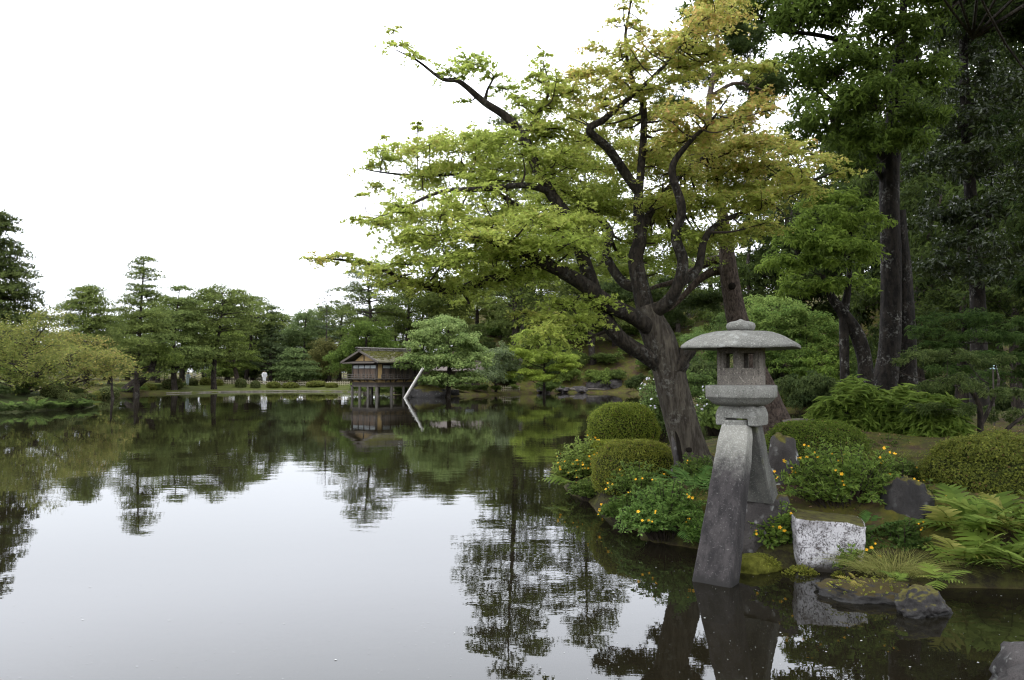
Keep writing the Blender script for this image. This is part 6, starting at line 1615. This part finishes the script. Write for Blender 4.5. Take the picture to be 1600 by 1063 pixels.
def person(label, base, h, rz, top, bottom, hat=None, bend=0.0):
    t = thing("person", label, "person", base, rz)
    s = h / 1.7
    J = {"pel": (0, 0, .92), "chest": (0, -.02 - bend * .3, 1.30), "neck": (0, -.03 - bend * .4, 1.46), "head": (0, -.05 - bend * .5, 1.58), "crown": (0, -.04 - bend * .5, 1.68)}
    edges = [("pel", "chest"), ("chest", "neck"), ("neck", "head"), ("head", "crown")]
    rad = {"pel": .15, "chest": .16, "neck": .06, "head": .095, "crown": .06}
    for q, sg in (("l", -1), ("r", 1)):
        J.update({"sh" + q: (sg * .19, -.02 - bend * .3, 1.38), "el" + q: (sg * .25, -.05 - bend * .35, 1.12), "wr" + q: (sg * .22, -.14 - bend * .4, .90), "hd" + q: (sg * .21, -.17 - bend * .4, .82),
                  "hip" + q: (sg * .09, 0, .86), "kn" + q: (sg * .10, -.02, .48), "an" + q: (sg * .10, .02, .09), "to" + q: (sg * .11, -.12, .03)})
        rad.update({"sh" + q: .07, "el" + q: .05, "wr" + q: .035, "hd" + q: .04, "hip" + q: .10, "kn" + q: .07, "an" + q: .05, "to" + q: .04})
        edges += [("chest", "sh" + q), ("sh" + q, "el" + q), ("el" + q, "wr" + q), ("wr" + q, "hd" + q), ("pel", "hip" + q), ("hip" + q, "kn" + q), ("kn" + q, "an" + q), ("an" + q, "to" + q)]
    names = list(J)
    me = bpy.data.meshes.new("body"); me.from_pydata([tuple(c * s for c in J[n]) for n in names], [(names.index(a), names.index(b)) for a, b in edges], [])
    o = obj("body", me, t, M_SKIN)
    md = o.modifiers.new("skin", 'SKIN')
    for i, n in enumerate(names): me.skin_vertices[0].data[i].radius = (rad[n] * s,) * 2
    me.skin_vertices[0].data[0].use_root = True
    o.modifiers.new("sub", 'SUBSURF').levels = 1; o.modifiers["sub"].render_levels = 1
    def sleeve(name, pts, rr, mat):
        A = Acc()
        V, F = tube(catmull(np.array(pts) * s, 4), np.interp(np.linspace(0, 1, (len(pts) - 1) * 4 + 1), np.linspace(0, 1, len(rr)), rr) * s, 12); A.add(V, F)
        obj(name, A.mesh(name, True), t, mat)
    sleeve("shirt", [(0, 0, .80), J["pel"], J["chest"], (0, -.03 - bend * .35, 1.42), (0, -.03 - bend * .38, 1.46)], [.19, .19, .22, .17, .07], top)
    for q in "lr":
        sleeve("sleeve", [J["sh" + q], J["el" + q], J["wr" + q]], [.09, .07, .055], top)
        sleeve("trouser_leg", [J["hip" + q], J["kn" + q], J["an" + q]], [.125, .095, .075], bottom)
    hd = np.array(J["head"]) * s
    obj("hair", rock_mesh((.105 * s, .115 * s, .10 * s), 1.0, 3, 0, .03), t, M_HAIR, hd + np.array([0, .015, .035]) * s)
    if hat:
        V = np.concatenate([np.stack([r * np.cos(np.arange(20) / 20 * 6.283), r * np.sin(np.arange(20) / 20 * 6.283), np.full(20, z)], -1) for r, z in [(.24, 0), (.245, .012), (.13, .03), (.125, .10), (.08, .14), (.0, .145)]])
        i, j = np.meshgrid(np.arange(5), np.arange(20), indexing='ij'); j2 = (j + 1) % 20
        F = np.stack([i * 20 + j, i * 20 + j2, (i + 1) * 20 + j2, (i + 1) * 20 + j], -1).reshape(-1, 4)
        obj("hat", mesh_np("hat", V * s, F, None, True), t, hat, hd + np.array([0, 0, .05]) * s)
x, y = TX(413.5, 91.2), 91.2
person("person in white shirt and white trousers behind the far fence", (x, y, gz(x, y)), 1.68, R(20), M_CLOTH_W, M_CLOTH_W)
x, y = TX(293.5, 85.5), 85.5
person("person in white hat and pale blue grey clothes on the far bank", (x, y, gz(x, y)), 1.55, R(60), M_CLOTH_G, M_CLOTH_G, M_CLOTH_W, .25)
# post lamp with little roof, small sign post
def post_lamp():
    x, y = TX(322, 88), 88.0; b0 = (x, y, gz(x, y))
    t = thing("post_lamp", "wooden garden lamp on a post with small gabled roof at the far shore", "lamp", b0)
    obj("post", box_me(0, 0, .85, .14, .14, 1.7), t, M_WOOD_GREY)
    obj("lamp_box", box_me(0, 0, 1.93, .36, .36, .46), t, M_LAMPGLASS)
    for sx in (-1, 1):
        for sy in (-1, 1): obj("frame_bar", box_me(sx * .18, sy * .18, 1.93, .05, .05, .5), t, M_WOOD_DARK)
    for s in (-1, 1):
        o = obj("roof", box_me(0, 0, 0, .50, .62, .05), t, M_RIDGE, (s * .21, 0, 2.28)); o.rotation_euler = (0, R(24) * s, 0)
post_lamp()
def sign_post():
    x, y = TX(305, 87.5), 87.5
    t = thing("sign_post", "small pale board on a post left of the far garden lamp", "sign", (x, y, gz(x, y)))
    obj("post", box_me(0, 0, .5, .08, .08, 1.0), t, M_WOOD_GREY); obj("board", box_me(0, -.06, 1.15, .38, .05, .36), t, M_POLE)
sign_post()
x, y = TX(1551, 14.5), 14.5
t = thing("plant_label", "small pale blue plate half hidden in the dark shrubs at right", "sign", (x, y, gz(x, y)))
zz = W(1551, 574, y)[2] - gz(x, y)
obj("stake", box_me(0, 0, zz / 2, .02, .02, zz), t, M_WOOD_DARK); o = obj("plate", box_me(0, 0, 0, .15, .09, .012), t, M_SIGN, (0, 0, zz)); o.rotation_euler = (R(50), 0, 0)

# ------------------------------------------------------------------ shrubs of the far and left banks
def base_shrub(label, px, Y, w, h, seed, c1=(0.035, 0.055, 0.014), c2=(0.085, 0.105, 0.026), group=None):
    b = at_px(px, Y); s = Y / FPX
    clipped_shrub(label, b + np.array([0, 0, h * s * .35]), (w * s / 2, w * s / 2, h * s * .65), 1500, seed, c1, c2, .17 * Y / 88, group=group)
for k, (px, Y, w, h, lb, c) in enumerate([
        (377, 87.2, 17, 13, "grey green clipped ball at the far waterline, left of two", 0), (400, 87.0, 14, 11, "grey green clipped ball at the far waterline, right of two", 0),
        (428, 88.0, 20, 9, "low clipped mound right of the two clipped balls", 1), (455, 88.6, 24, 8, "low clipped mound below the spreading lawn pine", 1), (495, 89.5, 30, 8, "low wide clipped mound on the lawn near the teahouse", 1), (519, 88.4, 18, 7, "small clipped mound on the lawn closest to the teahouse", 1),
        (270, 81, 30, 15, "clipped mound under the broad layered pine", 0), (300, 86.5, 18, 10, "clipped mound beside the person with the hat", 0), (322, 87.5, 16, 11, "yellow green clipped mound below the garden lamp", 1), (342, 88, 14, 9, "clipped mound where the pale fence begins", 1),
        (171, 64.5, 30, 17, "large rounded shrub left of the leaning pine trunk", 0), (155, 64, 18, 10, "small rounded shrub at the water left of the leaning trunk", 1), (205, 74, 22, 9, "low leafy mound at the foot of the leaning trunk", 1), (232, 78, 24, 10, "low mound right of the leaning trunk", 1),
        (82, 46.5, 30, 20, "dark clipped shrub under the left bank maples", 0), (108, 45.8, 26, 18, "dark low shrub near the tip of the left bank", 0), (128, 47.5, 18, 14, "small shrub at the very tip of the left bank", 0), (60, 44, 26, 12, "low dark shrub beside the trunk of the left maple", 0)]):
    cs = [((0.05, 0.065, 0.022), (0.11, 0.125, 0.04)), ((0.07, 0.085, 0.018), (0.16, 0.17, 0.036))][c]
    base_shrub(lb, px, Y, w, h, 700 + k, *cs)
# leaning dark trunk on the left shore
b = at_px(200, 73); e = W(232, 585, 73)
V, F = tube(catmull(np.array([b - np.array([.3, 0, .3]), b, (b + e) / 2 + np.array([0, 0, .1]), e, e + np.array([.8, 0, 2.0])]), 6), np.interp(np.linspace(0, 1, 25), [0, .3, .6, 1], [.8, .62, .42, .2]), 14, rough=.06, seed=2)
t = thing("leaning_tree", "old tree with thick dark leaning trunk at the left shore below the tallest pine", "tree", b)
obj("trunk", mesh_np("trunk", V - b, F, None, True), t, M_BARK_DARK)
A, TW = Acc(), Acc(); clump_crown(np.random.default_rng(88), [(e + np.array([.8, 0, 2.2]), (1.8, 1.6, .9)), (e + np.array([2.2, 0, 1.4]), (1.3, 1.2, .6))], .24, .9, (0.045, 0.07, 0.014), (0.11, 0.14, 0.026), A, TW, lambda c: e)
obj("branches", TW.mesh("branches", off=b), t, M_BARK_DARK, kind="stuff"); obj("crown", A.mesh("crown", off=b), t, M_LEAF)
for px, Y, w, h in [(-15, 40.6, 40, 16), (10, 41, 36, 15), (35, 41.6, 36, 14), (55, 42.6, 34, 15), (75, 43.4, 34, 16), (95, 44.4, 32, 17), (114, 45.3, 30, 17), (130, 46.2, 26, 16), (141, 47.2, 18, 13), (0, 43.5, 44, 22), (40, 45, 44, 24), (-30, 42, 44, 24), (85, 47, 44, 26), (120, 49, 36, 22), (25, 48, 50, 30), (140, 52, 30, 18), (60, 52, 50, 30)]:
    under_shrub(px, Y, w, h, 3, "dark leafy ground shrub along the left bank", "ground shrubs along the left bank", rgs.uniform(0, 6.28), "ground_shrub")
for px, Y, w, h in [(160, 68, 22, 10), (180, 70.5, 22, 9), (225, 75.5, 24, 9), (245, 79, 24, 10), (285, 83.5, 20, 8), (660, 67.5, 30, 16), (690, 69.5, 34, 16), (720, 70.8, 32, 16), (750, 72.6, 30, 14), (775, 74, 26, 12), (800, 77, 26, 12), (560, 76, 34, 20), (600, 73.5, 34, 20), (630, 71.5, 30, 18)]:
    under_shrub(px, Y, w, h, int(rgs.choice([0, 1, 2])), "leafy shore shrub at the far waterline", "leafy shrubs along the far waterline", rgs.uniform(0, 6.28), "shore_shrub")
# ferny waterside plants of the left bank
for k, (px, Y, lb) in enumerate([(58, 42.2, "arching fern at the water under the left maple"), (95, 43.6, "arching fern on the left bank between the dark shrubs"), (122, 45.2, "arching fern dipping into the water near the left bank tip"), (140, 46.2, "arching fern at the tip of the left bank"), (20, 41.2, "arching fern near the left frame edge"), (195, 71.6, "ferny plant at the water below the leaning trunk"), (215, 74.2, "ferny plant at the water right of the leaning trunk")]):
    b = at_px(px, Y); b[2] = max(b[2], .15)
    fern(lb, b, 12, .75 if Y < 60 else 1.0, 800 + k, FR_DIM, tilt=(.1, .9), rad=.3)
# rocks and dead log at the foot of the hill
for k, (px, Y, sx, sz, lb) in enumerate([(668, 66.3, 1.6, .9, "brown rock at the shore below the pale leaning tree"), (700, 68.3, 1.0, .5, "dark low rock below the pale leaning tree"), (880, 81.2, .9, .35, "grey rock at the left end of the hill shore stones"), (905, 81.6, 1.0, .5, "grey rock in the middle of the hill shore stones"), (935, 82.2, 1.3, .9, "largest grey rock of the hill shore stones"), (960, 82.0, 1.0, .6, "grey rock at the right end of the hill shore stones"), (850, 80.5, .9, .4, "small grey rock left of the hill shore stones")]):
    b = at_px(px, Y)
    rock("rock", lb, (b[0], b[1], max(.1, b[2])), (sx, sx * .7, sz), 20.3 + k, M_ROCK_GREY if px > 820 else M_ROCK_DARK, k * .7, amp=.25, boxy=.2)
P = np.array([(TX(868, 81.0), 81.0, .30), (TX(885, 81.2), 81.2, .36), (TX(905, 81.3), 81.3, .30), (TX(925, 81.2), 81.2, .36), (TX(945, 80.9), 80.9, .3)])
V, F = tube(catmull(P, 6), np.interp(np.linspace(0, 1, 25), [0, .4, .45, 1], [.10, .16, .12, .10]), 12, rough=.15, seed=6)
o = obj("fallen_log", mesh_np("fallen_log", V - P[0], F, None, True), None, plain("bleached_wood", (0.11, 0.098, 0.082), .9, .1, .35, 6), P[0]); tag(o, "long bleached log lying on the stones at the hill shore", "log")
# dead log behind the broad clipped shrub
P = np.array([W(1222, 661, 13.2), W(1245, 658, 13.2), W(1272, 660, 13.2)])
V, F = tube(catmull(P, 6), .05, 10, rough=.12, seed=7); o = obj("fallen_log", mesh_np("fallen_log", V - P[0], F, None, True), None, bpy.data.materials["bleached_wood"], P[0]); tag(o, "short grey log lying behind the broad clipped shrub", "log")

# ------------------------------------------------------------------ floating specks on the pond
rg = np.random.default_rng(55)
n = 800
px = rg.uniform(-60, 1660, n); py = 800 + 300 * rg.beta(1.2, 1.0, n)
P = np.array([G(a, b_) for a, b_ in zip(px, py)]); d = shore_dist(P[:, 0], P[:, 1]); P = P[d < -.1]; P[:, 2] = .0035
n = len(P)
V, F, C = scatter((np.array([(-.5, -.4, 0), (.5, -.4, 0), (.6, .3, 0), (-.3, .5, 0)]), np.array([(0, 1, 2), (0, 2, 3)])), P, np.tile([0, 0, 1.0], (n, 1)), rg.uniform(.003, .008, n) * (1 + 1.2 * (rg.random(n) < .05)), np.tile([.6, .6, .57], (n, 1)), rg=rg)
obj("floating_specks", mesh_np("floating_specks", V, F), mat=M_SPECK, kind="stuff", label="pale specks and petals floating on the pond")
